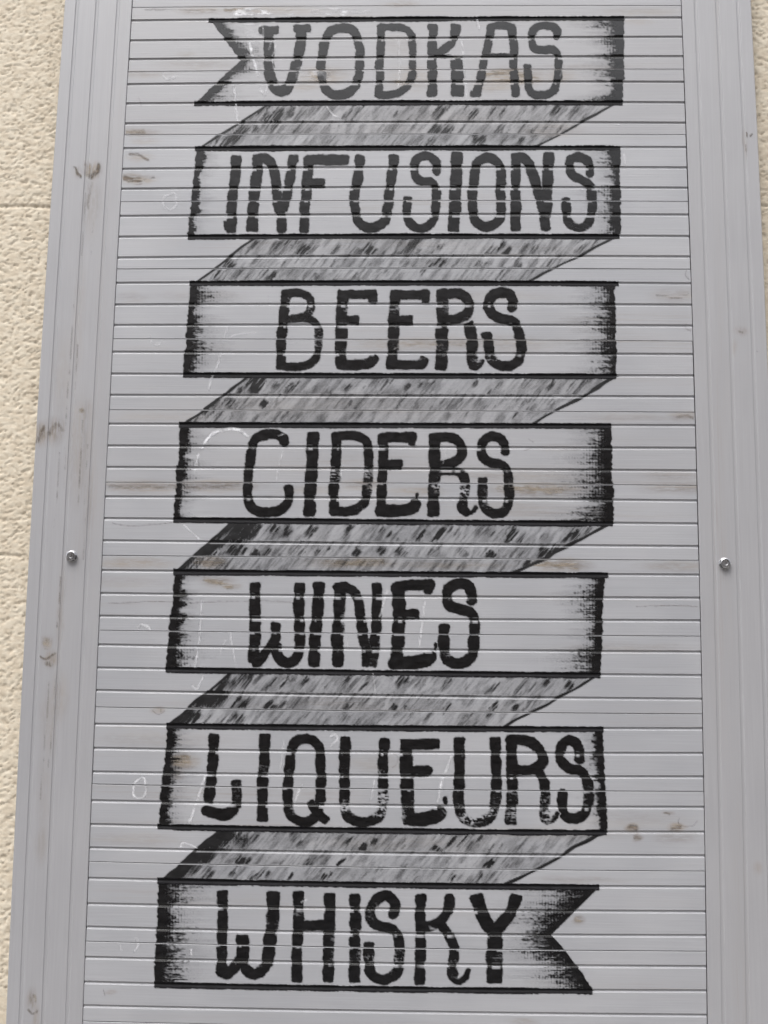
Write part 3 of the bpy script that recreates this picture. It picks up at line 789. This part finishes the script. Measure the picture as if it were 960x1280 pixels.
seed = 100
bands = {}
for (word, yt, yb, (lt, lb), (rt, rb), dl, drr, tail, th) in BANDS:
    qt, qb = line_near(yt), line_near(yb)
    w = Win(min(lt, lb) - 6, yt - 8, max(rt, rb) + 8, yb + 10)
    gt, gb = groove_y(qt, w.x), groove_y(qb, w.x)
    t = (w.y - gt) / (gb - gt)
    inside = (w.y > gt - 1) & (w.y < gb + 1)
    c = np.maximum(outline(w, qt, lt - 1, rt + (5 if word in ('WINES', 'BEERS') else 0), th, seed), outline(w, qb, lb, rb - 1, th, seed + 3))
    if tail == 'tail_left':
        le = np.where(t < .49, 262 + (301 - 262) * t / .49, 301 - (301 - 243) * (t - .49) / .51)
    else:
        le = lt + (lb - lt) * t
    if tail == 'tail_right':
        re_ = np.where(t < .47, 749 - (749 - 688) * t / .47, 688 + (741 - 688) * ((t - .47) / .53) ** .85)
    else:
        re_ = rt + (rb - rt) * t
    c = np.maximum(c, dry_bar(w, le, dl[1], dl[2], seed + 5, 1, dl[0]) * inside)
    c = np.maximum(c, dry_bar(w, re_, drr[1], drr[2], seed + 9, -1, drr[0]) * inside)
    if tail == 'tail_right':
        c = np.maximum(c, np.clip((5 - np.abs(re_ - 4 - w.x)) / 1.5, 0, 1) * inside)
    # short drags out of the corners
    c = np.where(inside & (t > .04) & (t < .96), c, c)
    b = emit('ribbon_band', w, c, M_BLACK, sign, lift=.00020, label='outlined ribbon band that carries the word ' + word)
    ln = np.maximum(outline(w, qt, lt - 1, rt + (5 if word in ('WINES', 'BEERS') else 0), th, seed), outline(w, qb, lb, rb - 1, th, seed + 3))
    emit('outline', w, ln, M_LINE, b, lift=.00030)
    bands[word] = b
    seed += 37

for bi, (word, letters) in enumerate(WORDS.items()):
    for li, item in enumerate(letters):
        ch, strokes = item[0], item[1]
        dry = item[2] if len(item) > 2 else []
        pts = [p for s_ in strokes for p in s_[2]]
        x0, x1 = min(p[0] for p in pts) - 12, max(p[0] for p in pts) + 12
        y0, y1 = min(p[1] for p in pts) - 12, max(p[1] for p in pts) + 12
        w = Win(x0, y0, x1, y1)
        gp = [(.35, .5), (.42, .6), (.6, .8), (.55, .78), (.52, .75), (.52, .78), (.55, .8)][bi]
        c = letter_cover(w, strokes, dry, seed, gp)
        emit('letter', w, c, M_BLACK, bands[word], lift=.00034, label='black brushed letter %s of the word %s' % (ch, word))
        seed += 11

# ribbon folds: top-left, bottom-left, top-right, bottom-right x; grooves above and below; darkness of the left end; line width right
FOLDS = [(127.3, 184, 338, 249, 771, 668, .55, 3.6, .42), (294, 352.3, 320, 243, 770, 657, .42, 2.8, .40), (468.7, 530.7, 312, 228, 770, 664, .75, 4.2, .28),
         (651.2, 716.4, 293, 218, 765, 640, 1.0, 5.5, .42), (840.2, 909.3, 292, 210, 748, 628, .95, 3.6, .40), (1037.8, 1105.6, 279, 202, 752, 629, 1.0, 4.6, .40)]

# single dark dabs on the folds: x, y, length, width, strength
DABS = [
 [(345,145,26,10,.8),(360,140,22,7,.5),(375,143,22,6,.45),(392,138,20,8,.35),(330,148,18,5,.7),(300,165,30,9,.8),(285,175,22,7,.7),(318,163,14,6,.6),(436,142,18,2,.6),(405,178,20,8,.3),(450,170,18,8,.3),(549,139,17,8,.75),(592,142,14,6,.75),(560,133,10,4,.5),(616,138,17,2,.6),(629,138,16,2,.6),(655,140,16,4,.45),(668,134,12,3,.45),(696,136,14,7,.75),(706,140,12,3,.5),(720,136,20,6,.5),(545,165,22,14,.65),(560,160,18,10,.65),(600,174,16,11,.75),(625,160,18,5,.55),(592,168,12,6,.6),(652,175,12,6,.6),(500,142,12,3,.4),(470,137,12,4,.3)],
 [(318,305,14,4,.6),(310,312,12,3,.5),(345,305,18,8,.6),(356,308,24,7,.65),(368,304,20,6,.5),(380,312,18,10,.85),(392,310,14,6,.6),(420,312,16,4,.6),(462,312,14,12,.8),(448,314,10,8,.5),(500,312,16,8,.6),(520,304,20,8,.7),(512,308,22,7,.6),(553,306,12,2,.6),(612,312,20,10,.5),(632,312,16,14,.85),(655,310,18,5,.5),(668,311,14,5,.5),(690,313,20,4,.4),(725,311,16,5,.6),(745,302,14,3,.5),(287,333,16,12,.75),(275,345,14,10,.8),(300,338,20,6,.5),(340,343,14,7,.7),(350,338,14,5,.5),(395,345,6,6,.5),(415,332,14,2,.5),(535,331,14,6,.7),(550,328,14,9,.85),(530,337,10,4,.6),(599,330,12,4,.7),(604,334,10,3,.5),(628,330,10,2,.5),(648,332,10,6,.5),(688,328,12,4,.6)],
 [(320,478,22,16,.95),(300,490,14,8,.7),(345,480,10,5,.6),(363,485,14,7,.7),(372,482,12,5,.6),(358,489,12,6,.6),(382,491,8,4,.5),(410,491,8,4,.4),(436,483,10,8,.7),(430,482,8,2,.5),(510,483,8,5,.6),(527,481,10,6,.6),(541,479,14,3,.6),(595,478,6,4,.6),(612,490,9,5,.6),(625,480,12,4,.4),(690,480,14,4,.6),(703,479,16,3,.5),(716,480,18,3,.5),(730,478,18,4,.6),(288,503,14,8,.7),(330,504,8,6,.85),(345,505,10,8,.3),(438,503,8,4,.6),(520,507,12,6,.4),(645,517,10,2,.7),(690,503,14,5,.4),(245,524,14,4,.6),(320,522,12,6,.4),(400,520,10,6,.3),(560,520,10,5,.35)],
 [(298,662,26,22,1),(315,662,22,12,.9),(285,672,18,12,.95),(343,660,10,7,.9),(360,663,12,7,.9),(388,663,14,7,.85),(395,661,9,3,.6),(438,660,11,6,.8),(432,668,12,3,.6),(478,662,9,4,.6),(487,667,9,4,.7),(527,667,14,4,.9),(549,668,23,6,.95),(563,661,10,3,.6),(615,667,10,3,.6),(638,668,20,9,.95),(652,670,15,5,.8),(712,668,18,4,.8),(720,668,14,6,.8),(735,663,14,4,.6),(262,690,14,12,.95),(277,690,12,6,.7),(292,688,14,12,.9),(303,686,10,8,.8),(320,692,10,8,.8),(335,690,12,6,.8),(364,688,10,5,.4),(398,690,6,5,.6),(410,687,5,2,.8),(447,691,8,9,.85),(477,687,9,7,.85),(502,689,8,11,.7),(540,690,10,6,.5),(578,690,8,14,.4),(614,693,10,9,.9),(680,690,16,12,.9),(660,704,12,6,.7),(694,686,14,7,.8)],
 [(298,848,22,8,.8),(310,848,20,8,.7),(325,846,16,4,.5),(340,852,18,3,.7),(358,851,19,3,.9),(365,850,14,5,.6),(383,851,11,6,.85),(377,857,10,3,.6),(430,852,18,3,.6),(435,849,10,6,.7),(456,856,14,2,.7),(503,851,12,10,.85),(508,848,6,6,.8),(560,850,7,6,.8),(556,857,12,4,.6),(583,857,8,3,.5),(620,858,16,2,.7),(668,857,16,2,.6),(684,853,7,5,.8),(712,856,10,7,.8),(262,878,22,16,1),(240,896,18,12,1),(275,880,16,5,.7),(300,880,18,12,.85),(292,896,16,5,.7),(310,876,14,3,.6),(339,884,13,13,.85),(352,882,14,3,.6),(433,884,14,8,.6),(440,882,10,2,.7),(411,882,8,2,.6),(492,884,10,6,.7),(505,884,8,3,.6),(520,884,10,2,.6),(560,882,8,5,.85),(535,896,10,3,.5),(617,884,16,5,.85),(612,893,8,4,.7),(645,884,10,5,.7),(432,897,12,6,.55),(300,897,12,8,.7)],
 [(283,1047,24,14,.95),(270,1055,18,8,.9),(300,1049,16,6,.7),(305,1055,14,4,.6),(320,1047,14,3,.6),(368,1048,10,3,.6),(376,1054,10,5,.7),(437,1050,12,4,.7),(455,1059,12,7,.8),(468,1052,10,5,.7),(547,1063,8,12,.85),(565,1051,14,3,.8),(580,1050,16,3,.8),(600,1048,14,3,.6),(590,1058,14,8,.5),(628,1058,10,4,.4),(495,1046,10,3,.5),(232,1075,26,12,1),(215,1092,18,10,1),(255,1074,16,9,.9),(247,1078,12,6,.8),(262,1092,12,4,.7),(300,1077,16,8,.85),(310,1078,14,4,.7),(290,1092,10,4,.7),(325,1092,12,4,.7),(316,1094,12,4,.7),(335,1092,10,4,.6),(384,1078,14,4,.7),(364,1095,8,3,.8),(427,1077,11,4,1),(405,1096,6,4,.8),(413,1093,8,2,.7),(612,1079,12,6,.95),(600,1095,14,3,.7),(520,1096,10,3,.5),(566,1096,10,4,.7),(350,1078,10,5,.4)]]
for fi, (yt, yb, tl, bl, tr, br_, dark, lw, dens) in enumerate(FOLDS):
    qt, qb = line_near(yt), line_near(yb)
    w = Win(min(tl, bl) - 6, yt - 4, max(tr, br_) + 8, yb + 5)
    gt, gb = groove_y(qt, w.x), groove_y(qb, w.x)
    t = np.clip((w.y - gt) / (gb - gt), 0, 1)
    wob = (vnoise(w.y * .12, w.y * 0, seed) - .5) * 2.4
    bend = math.sin(fi) * 2 * np.sin(t * math.pi)
    xl = tl + (bl - tl) * t + wob + bend + (hash2(w.sid, w.sid * 0 + seed, 1) - .5) * 2
    xr = tr + (br_ - tr) * t + (vnoise(w.y * .10, w.y * 0, seed + 1) - .5) * 5 + 4 * np.sin(t * math.pi)
    ang = math.radians(50)
    # brush direction runs up to the right
    a_ = (w.x * math.cos(ang) - w.y * math.sin(ang)); b_ = (w.x * math.sin(ang) + w.y * math.cos(ang))
    off = hash2(w.sid, w.sid * 0 + seed, 2) * 60
    hair = fbm((b_ + off) * .26, a_ * .050 + w.sid * 3.1, seed + 3, 3)
    hair2 = vnoise((b_ + off) * .75, a_ * .06 + w.sid * 1.7, seed + 4)
    blot = fbm((b_ + off) * .045, a_ * .030 + w.sid * 5.3, seed + 7, 2)
    press = .5 + .5 * np.sin(np.clip(w.sf, 0, 1) * math.pi)
    s = (w.x - xl) / np.maximum(xr - xl, 1)
    tick = .05 * np.sin(w.x * math.tau / 3.5) * (vnoise(w.sid * 2.3, w.x * .012, seed + 9) > .5)
    fine = vnoise(w.x * .6, w.y * .6, seed + 12)
    D = dens * .50 + dark * .50 * sstep(.26, .0, s) + dark * .42 * sstep(.09, .0, s) + .10 * sstep(.75, 1., s) + .12 * (vnoise(w.sid * 1.9, w.x * .006, seed + 8) - .5)
    m = hair * .62 + hair2 * .30 + (1 - blot) * .80 + fine * .06 - .12 * (press - .5)
    c = sstep(-.06, .42, D - m + .26 + tick)
    line_ = sstep(.66, .86, vnoise((b_ + off) * 1.0, a_ * .035 + w.sid * 2.9, seed + 23))
    patch = sstep(.35, .65, fbm((b_ + off) * .03, a_ * .02 + w.sid * 7.1, seed + 24, 2))
    veil = .04 + .30 * line_ * (.4 + .6 * patch) + .08 * patch + .22 * sstep(.45, .75, 1 - hair) * (.3 + blot) + .10 * sstep(.5, .9, 1 - hair2) + .07 * fine
    c = np.maximum(c * .92, veil)
    rf_ = np.random.RandomState(50 + fi)
    dl_ = list(DABS[fi])
    nr_ = 60
    for _ in range(nr_):                                        # finer hairs between the dabs
        tt = rf_.uniform(.05, .95); ss = rf_.uniform(.02, .95) ** 1.1
        yy_ = yt + (yb - yt) * tt
        dl_.append(((tl + (bl - tl) * tt) * (1 - ss) + (tr + (br_ - tr) * tt) * ss, yy_, rf_.uniform(8, 22), rf_.uniform(1, 2.6), rf_.uniform(.25, .55)))
    for (dx_, dy_, dlen, dw, ds) in dl_:
        da = math.radians(rf_.uniform(44, 58))
        qx_, qy_ = w.x - dx_, w.y - dy_
        al = np.abs(qx_ * math.cos(da) - qy_ * math.sin(da)); ac = np.abs(qx_ * math.sin(da) + qy_ * math.cos(da))
        k_ = max(dlen, 9) * 1.05; dw = dw * .95
        rag = (vnoise((b_ + off) * .8, a_ * .05, seed + 14) - .5) * dlen * .5
        sg = qx_ * math.cos(da) - qy_ * math.sin(da)            # + towards the upper right, where the brush landed
        al = np.where(sg > 0, al * 1.35, al * .72)
        body = sstep(k_, k_ * .25, al + rag) * (1 - .55 * sstep(0, k_ * 1.2, -sg)) * sstep(dw * .62 + 1.3, dw * .62 - .6, ac + (vnoise(w.x * .5, w.y * .5, seed + 15) - .5) * 1.6)
        sid0 = w.sid[np.unravel_index(np.argmin(qx_ ** 2 + qy_ ** 2), qx_.shape)]
        body = body * ((w.sid == sid0) | (dlen > 24))
        strk = vnoise((b_ + off + dx_) * .95, a_ * .07, seed + 19)
        c = np.maximum(c, body * ds * (.25 + .95 * sstep(.22, .62, strk)))
    c = np.where(w.kind == 2, c * .4, c)
    ins = np.clip((w.x - xl) / 1.3 + .5, 0, 1) * np.clip((xr - w.x) / 1.3 + .5, 0, 1)
    ins = ins * ((w.y > gt + 1) & (w.y < gb - 1))
    c = c * ins
    # the two slanting outlines
    th_l = 1.4 + 1.2 * vnoise(w.y * .2, w.y * 0, seed + 5)
    c = np.maximum(c, np.clip(.7 - (np.abs(w.x - xl - 1) - th_l) / 1.5, 0, 1) * ((w.y > gt) & (w.y < gb)))
    lwv = lw * (.55 + .8 * vnoise(w.y * .13, w.y * 0, seed + 6))
    brk = np.where(w.kind == 2, .35, 1)
    c = np.maximum(c, np.clip(.7 - (np.abs(w.x - xr + 1.5) * .62 - lwv * .5) / 1.3, 0, 1) * ((w.y > gt) & (w.y < gb)) * brk * .92)
    emit('ribbon_fold', w, c, M_WASH, sign, lift=.00012, label='slanting ribbon fold %s' % ('under the word ' + BANDS[fi][0]))
    seed += 41

# ---------------------------------------------------------------- chalk guide lines and smears
CHALK = [
 (3.5, 1, [(312, 52), (316, 72), (323, 95)], .9), (2, 1, [(345, 55), (340, 75), (345, 90)], .5), (1.6, 1, [(292, 105), (297, 150), (301, 155)], .8),
 (1.6, 1, [(324, 108), (330, 120), (334, 108)], .7), (1.8, 1, [(204, 88), (205, 96), (212, 99), (220, 94)], .75), (1.6, 1, [(218, 241), (206, 246), (204, 256), (213, 262), (221, 254), (219, 243)], .75),
 (2, 1, [(497, 45), (500, 80), (497, 110)], .5), (2, 1, [(577, 45), (580, 85), (584, 120)], .7), (2, 1, [(408, 132), (415, 142), (424, 147)], .8), (1.5, 1, [(330, 50), (328, 30)], .5), (2, 1, [(595, 20), (600, 35)], .5),
 (1.6, 1, [(188, 418), (190, 428), (197, 431), (203, 426)], .5), (1.6, 1, [(285, 405), (281, 425), (295, 418), (320, 416)], .45), (1.8, 1, [(278, 440), (268, 465), (260, 487)], .5),
 (3.2, 1, [(252, 560), (262, 545), (280, 537), (298, 537), (311, 546)], 1.0), (2, 1, [(248, 568), (245, 580), (243, 590)], .8), (1.6, 1, [(236, 640), (250, 646), (275, 644)], .35),
 (1.5, 1, [(354, 562), (348, 585), (345, 600)], .5), (1.6, 1, [(229, 655), (238, 664), (249, 674)], .6), (1.7, 1, [(172, 785), (176, 781), (184, 783), (188, 788)], .9), (1.7, 1, [(170, 788), (178, 789)], .6),
 (1.5, 1, [(252, 750), (249, 800), (243, 835)], .6), (1.5, 1, [(288, 790), (291, 812), (295, 830)], .6), (1.5, 1, [(275, 818), (282, 800)], .4), (1.5, 1, [(240, 857), (246, 861), (254, 845)], .7),
 (1.5, 1, [(484, 738), (480, 752), (474, 775)], .7), (1.6, 1, [(531, 752), (528, 780), (523, 815)], .7), (1.5, 1, [(466, 840), (470, 870)], .3), (1.4, 1, [(433, 795), (436, 812)], .4),
 (1.8, 1, [(177, 972), (168, 980), (167, 994), (176, 998), (182, 990), (181, 975), (177, 972)], .8), (2, 1, [(256, 970), (245, 1005), (236, 1030)], .7), (1.5, 1, [(355, 925), (350, 960)], .5), (1.6, 1, [(378, 980), (372, 992), (368, 1005)], .6),
 (1.8, 1, [(412, 921), (419, 918), (422, 924), (413, 932)], .7), (1.8, 1, [(564, 945), (553, 975), (547, 1003)], .7), (1.5, 1, [(468, 975), (464, 1000)], .6), (1.5, 1, [(225, 1060), (229, 1054), (240, 1057), (247, 1061)], .8),
 (1.5, 1, [(239, 1186), (239, 1194)], .7), (1.4, 1, [(150, 1178), (152, 1188)], .5), (1.4, 1, [(170, 1172), (173, 1180), (168, 1190)], .5), (1.3, 1, [(780, 192), (782, 205)], .7), (1.3, 1, [(770, 154), (775, 156)], .9),
 (1.5, 1, [(553, 580), (560, 560)], .3), (1.5, 1, [(348, 545), (360, 540)], .4), (1.4, 1, [(424, 600), (430, 575)], .35), (1.4, 1, [(700, 95), (705, 80)], .3), (1.5, 1, [(376, 1128), (383, 1125)], .6),
 (2.6, 0, [(335, 62), (343, 44)], .35), (1.4, 1, [(360, 372), (368, 380), (362, 395)], .3), (1.3, 1, [(335, 370), (339, 390)], .3), (1.3, 1, [(360, 430), (372, 428)], .25),
]
chalk_mats = M_CHALK
for (wd, sm, pts, a) in CHALK:
    x0, x1 = min(p[0] for p in pts) - 5, max(p[0] for p in pts) + 5
    y0, y1 = min(p[1] for p in pts) - 5, max(p[1] for p in pts) + 5
    w = Win(x0, y0, x1, y1)
    D = stroke_sdf(w.x + (vnoise(w.x * .2, w.y * .2, seed) - .5) * 1.5, w.y, pts, wd, True, 1)
    c = np.clip(.55 - D / 1.6, 0, 1) * a * (.62 + .6 * vnoise(w.x * .5, w.y * .5, seed + 1))
    c = np.where((w.kind == 1), 0, c)
    emit('chalk_mark', w, c, M_CHALK, sign, lift=.00045, cut=.12)
    seed += 7
# rubbed chalk across the top slat and beside the first word
for (x0, x1, y0, y1, a) in ((285, 345, 8, 21, 1.0), (350, 372, 9, 20, .9), (385, 440, 8, 21, .95), (430, 470, 9, 18, .5), (365, 420, 82, 102, .35), (300, 330, 26, 60, .4)):
    w = Win(x0, y0, x1, y1)
    n = fbm(w.x * .10, w.y * .30, seed, 3)
    e = sstep(0, 12, w.x - x0) * sstep(0, 12, x1 - w.x) * sstep(0, 3, w.y - y0) * sstep(0, 3, y1 - w.y)
    c = sstep(.38, .75, n * .9 + .1) * e * a * (w.kind == 0)
    emit('chalk_smear', w, c, M_CHALK, sign, lift=.00042, cut=.1)
    seed += 7
# bare knots and brushy wood patches where the grey has worn through
KNOTS = [(3.2, [(93, 208), (96, 216), (102, 222)], 'K', .8), (5, [(124, 205), (121, 214), (112, 223)], 'K', 1), (7, [(107, 203), (113, 212), (111, 218)], 'T', .8), (4, [(114, 226), (112, 240), (109, 262)], 'K', .3),
         (7.5, [(152, 220), (164, 223), (176, 227)], 'K', .95), (3.5, [(174, 227), (184, 224), (193, 222)], 'K', .8), (3.5, [(160, 191), (172, 193), (186, 200)], 'K', .6), (5, [(156, 165), (170, 165), (182, 164)], 'T', .7),
         (6, [(46, 553), (51, 545), (55, 533)], 'K', .8), (5, [(62, 545), (67, 534), (72, 530), (80, 540)], 'K', .5), (4, [(100, 514), (104, 512)], 'T', .9), (2.5, [(49, 819), (57, 824), (69, 816)], 'K', .9),
         (6, [(59, 829), (66, 831)], 'K', .6), (10, [(58, 800), (59, 806)], 'T', .7), (3, [(34, 1262), (42, 1267), (48, 1262)], 'K', .6), (9, [(39, 1246), (41, 1252)], 'T', .7), (6.5, [(786, 1033), (796, 1035)], 'K', .8), (7, [(838, 1035), (852, 1034)], 'K', .7),
         (3, [(830, 1015), (838, 1018)], 'K', .6), (4, [(791, 1047), (802, 1049)], 'K', .5), (6, [(254, 722), (270, 728), (291, 735)], 'T', 1), (8, [(240, 702), (262, 703), (280, 701)], 'T', .8), (8, [(212, 950), (226, 950), (236, 947)], 'T', 1),
         (6, [(600, 92), (640, 90), (675, 99)], 'T', .9), (3, [(625, 99), (650, 101), (668, 103)], 'K', .45), (5, [(385, 90), (400, 97), (412, 92)], 'T', .9), (3, [(390, 96), (398, 101), (410, 99)], 'K', .5), (5, [(520, 95), (505, 104), (494, 100)], 'T', .6),
         (7, [(620, 612), (670, 612), (705, 613)], 'T', .8), (7, [(660, 707), (700, 705), (724, 710)], 'T', .9), (7, [(405, 702), (440, 704), (480, 702)], 'T', .8), (6, [(190, 608), (240, 609), (300, 607)], 'K', .35), (5, [(135, 607), (160, 609), (190, 608)], 'K', .3),
         (5, [(500, 430), (540, 429), (600, 430)], 'T', .5), (4, [(820, 368), (845, 372), (862, 366)], 'K', .3), (3.5, [(845, 521), (858, 519), (868, 523)], 'K', .4), (4, [(718, 1148), (727, 1152)], 'T', .8), (3, [(180, 11), (230, 12), (270, 12)], 'K', .3), (4, [(280, 12), (310, 11)], 'T', .8),
         (1.6, [(86, 440), (83, 530), (79, 620)], 'K', .35), (1.4, [(97, 430), (94, 500), (90, 560)], 'K', .35), (1.6, [(104, 525), (101, 580), (97, 640)], 'K', .4), (1.4, [(110, 555), (107, 620), (104, 700)], 'K', .3), (1.5, [(74, 565), (71, 620), (68, 660)], 'K', .35),
         (1.3, [(92, 380), (89, 430), (87, 470)], 'K', .3), (2, [(76, 720), (74, 760), (71, 785)], 'K', .5), (1.4, [(70, 845), (67, 900), (60, 960)], 'K', .3), (1.4, [(62, 850), (56, 930), (50, 1000)], 'K', .3), (1.2, [(118, 235), (115, 290), (112, 340)], 'K', .3), (1.2, [(107, 240), (104, 290), (102, 320)], 'K', .25),
         (1.5, [(933, 165), (935, 172), (941, 167)], 'K', .9), (1.6, [(933, 180), (933, 195)], 'K', .5), (2, [(922, 414), (930, 416)], 'K', .4), (1, [(945, 440), (952, 439), (951, 446)], 'K', .5)]
for (wd, pts, kind_, a) in KNOTS:
    x0, x1 = min(p[0] for p in pts) - wd - 3, max(p[0] for p in pts) + wd + 3
    y0, y1 = min(p[1] for p in pts) - wd - 3, max(p[1] for p in pts) + wd + 3
    stile_side = 0 if max(p[0] for p in pts) < 130 else (1 if x0 > 880 else None)
    if stile_side is None:
        w = Win(x0, y0, x1, y1)
        hx = fbm(w.x * .07, w.y * .8, seed, 3)
    else:                                                       # a patch of its own on the stile
        cu, cv = board_uv([x0, x1, x0, x1], [y0, y0, y1, y1])
        lo, hi = (-.99, -.01) if stile_side == 0 else (L + .01, L + .99)
        n_u = max(6, int((x1 - x0) / 1.2)); n_v = max(6, int((y1 - y0) / 1.3))
        gu, gv = np.meshgrid(np.linspace(max(lo, cu.min()), min(hi, cu.max()), n_u), np.linspace(cv.min(), cv.max(), n_v))
        w = Win.__new__(Win)
        w.x, w.y = photo(gu, gv); w.kind = np.zeros(gu.shape, int)
        hx = fbm(w.x * .8, w.y * .07, seed, 3)
    D = stroke_sdf(w.x + (vnoise(w.x * .2, w.y * .2, seed + 2) - .5) * wd * .5, w.y + (vnoise(w.x * .25, w.y * .25, seed + 3) - .5) * wd * .5, pts, wd, True, wd * .45)
    c = np.maximum(sstep(wd * .35, -wd * .45, D) * a * sstep(.22, .62, hx), .03 * (D < wd * .2))
    mat = M_KNOT if kind_ == 'K' else M_TAN
    if stile_side is None:
        emit('worn_patch', w, c, mat, sign, lift=.00008, cut=.02)
    else:
        fr = (.195, .49, .80) if stile_side == 0 else (.205, .512, .81)
        u0_ = -1.0 if stile_side == 0 else L
        dep = np.zeros_like(gu)
        for f in fr:
            off_ = (gu - u0_ - f) / (mm * 1.25)
            dep = np.maximum(dep, np.interp(off_, [g_[0] for g_ in GROOVE], [g_[1] for g_ in GROOVE]) * .00062)
        bu, bv = bow(gu, gv)
        x, _, z = to_world(bu, bv)
        keep = np.maximum.reduce([c[:-1, :-1], c[1:, :-1], c[:-1, 1:], c[1:, 1:]]) > .02
        I = np.arange(gu.size).reshape(gu.shape)
        q = np.stack([I[:-1, :-1][keep], I[1:, :-1][keep], I[1:, 1:][keep], I[:-1, 1:][keep]], -1)
        if len(q):
            us_ = np.unique(q); rm = np.zeros(gu.size, int); rm[us_] = np.arange(len(us_))
            me = quad_mesh('worn_patch', np.stack([x.ravel()[us_], dep.ravel()[us_] - .00022, z.ravel()[us_]], -1), rm[q], np.clip(c, 0, 1).ravel()[us_])
            link('worn_patch', me, mat, sign)
    seed += 7
# hairline cracks and knot rings in the paint
CRACKS = [(1.1, [(140, 654), (160, 657), (185, 656), (215, 653)]), (1.1, [(135, 754), (160, 753), (190, 752), (225, 753)]), (1.1, [(240, 753), (280, 752), (320, 751), (350, 752), (365, 753)]),
          (1.1, [(795, 758), (820, 757), (850, 757), (872, 758)]), (1.0, [(173, 121), (175, 127), (176, 132)]), (1.0, [(850, 1022), (848, 1028), (853, 1033), (866, 1032), (872, 1026)]),
          (1.0, [(859, 336), (857, 344), (862, 350)]), (1.0, [(858, 404), (857, 410), (864, 413), (870, 410)]), (1.2, [(201, 884), (201, 891)]), (1.0, [(190, 888), (197, 893), (206, 889)]),
          (1.0, [(868, 559), (871, 562), (870, 566)]), (1.0, [(490, 960), (496, 955), (497, 946), (492, 942)]), (1.0, [(660, 548), (667, 553)]), (1.0, [(655, 563), (664, 561)]), (1.1, [(129, 1237), (131, 1245)])]
for (wd, pts) in CRACKS:
    x0, x1 = min(p[0] for p in pts) - 4, max(p[0] for p in pts) + 4
    y0, y1 = min(p[1] for p in pts) - 4, max(p[1] for p in pts) + 4
    w = Win(x0, y0, x1, y1)
    D = stroke_sdf(w.x, w.y + (vnoise(w.x * .15, w.y * 0, seed) - .5) * .8, pts, wd * .8, True, .5)
    c = np.clip(.55 - D / 1.3, 0, 1) * (.3 + .5 * vnoise(w.x * .3, w.y * 0, seed + 1))
    emit('crack', w, c, M_CRACK, sign, lift=.0001, cut=.12)
    seed += 7

# ---------------------------------------------------------------- the house across the street (outside the frame, seen in the gloss)
house = bpy.data.objects.new('terraced_house', None)
COL.objects.link(house)
house.location = (0, -13.0, 0)
house['label'] = 'tall brown brick terrace across the street from the sign'
house['category'] = 'building'
M_BR = plain('brown_brick', (.16, .115, .09), .9, 0, 6, .25, .004)
M_SL = plain('slate', (.07, .072, .078), .7, 0, 9, .2, .004)
M_FR = plain('white_joinery', (.62, .62, .60), .5, 0, 9, .04, 0)
M_GL = plain('window_glass', (.02, .022, .025), .08, 0, 2, .1, 0, .6)
M_DR = plain('dark_green_door', (.03, .06, .045), .4, 0, 9, .1, 0)
HW, HH = 14.0, 7.6
boxes('wall', [(-HW, HW, -7.0, 0, 0, HH)], M_BR, house)
V = [(-HW - .2, .35, HH), (HW + .2, .35, HH), (HW + .2, -3.5, HH + 2.2), (-HW - .2, -3.5, HH + 2.2), (-HW - .2, -7.2, HH), (HW + .2, -7.2, HH),
     (-HW - .2, .35, HH + .12), (HW + .2, .35, HH + .12), (HW + .2, -3.5, HH + 2.35), (-HW - .2, -3.5, HH + 2.35), (-HW - .2, -7.2, HH + .12), (HW + .2, -7.2, HH + .12)]
rf = link('roof', mesh('roof', V, [(0, 3, 2, 1), (3, 4, 5, 2), (6, 7, 8, 9), (9, 8, 11, 10), (0, 1, 7, 6), (5, 4, 10, 11), (0, 6, 9, 3), (3, 9, 10, 4), (1, 2, 8, 7), (2, 5, 11, 8)]), M_SL, house)
boxes('chimney', [(-4.6, -3.7, -3.9, -3.1, HH + 1.5, HH + 3.4)], M_BR, rf)
boxes('chimney', [(6.6, 7.5, -3.9, -3.1, HH + 1.5, HH + 3.4)], M_BR, rf)
for i, xw in enumerate(np.arange(-12.2, 12.3, 3.05)):
    for zf in (.95, 3.45):
        if zf < 1 and i % 3 == 1: continue
        fr = boxes('window', [(xw - .55, xw - .47, .003, .07, zf, zf + 1.4), (xw + .47, xw + .55, .003, .07, zf, zf + 1.4), (xw - .47, xw + .47, .003, .07, zf, zf + .08),
                              (xw - .47, xw + .47, .003, .07, zf + 1.32, zf + 1.4), (xw - .47, xw + .47, .01, .06, zf + .67, zf + .73)], M_FR, house)
        boxes('pane', [(xw - .468, xw + .468, .004, .02, zf + .082, zf + .668)], M_GL, fr)
        boxes('pane', [(xw - .468, xw + .468, .004, .02, zf + .732, zf + 1.318)], M_GL, fr)
        boxes('sill', [(xw - .62, xw + .62, .003, .12, zf - .1, zf - .003)], M_FR, fr)
    if i % 3 == 1:
        d_ = boxes('door', [(xw - .45, xw + .45, .003, .05, .02, 2.1)], M_DR, house)
        boxes('handle', [(xw + .30, xw + .40, .053, .09, 1.0, 1.03)], M_ZINC, d_)
tris = sum(len(o.data.polygons) for o in COL.objects if o.type == 'MESH')
print('quads', tris, 'grid', NR, NC)
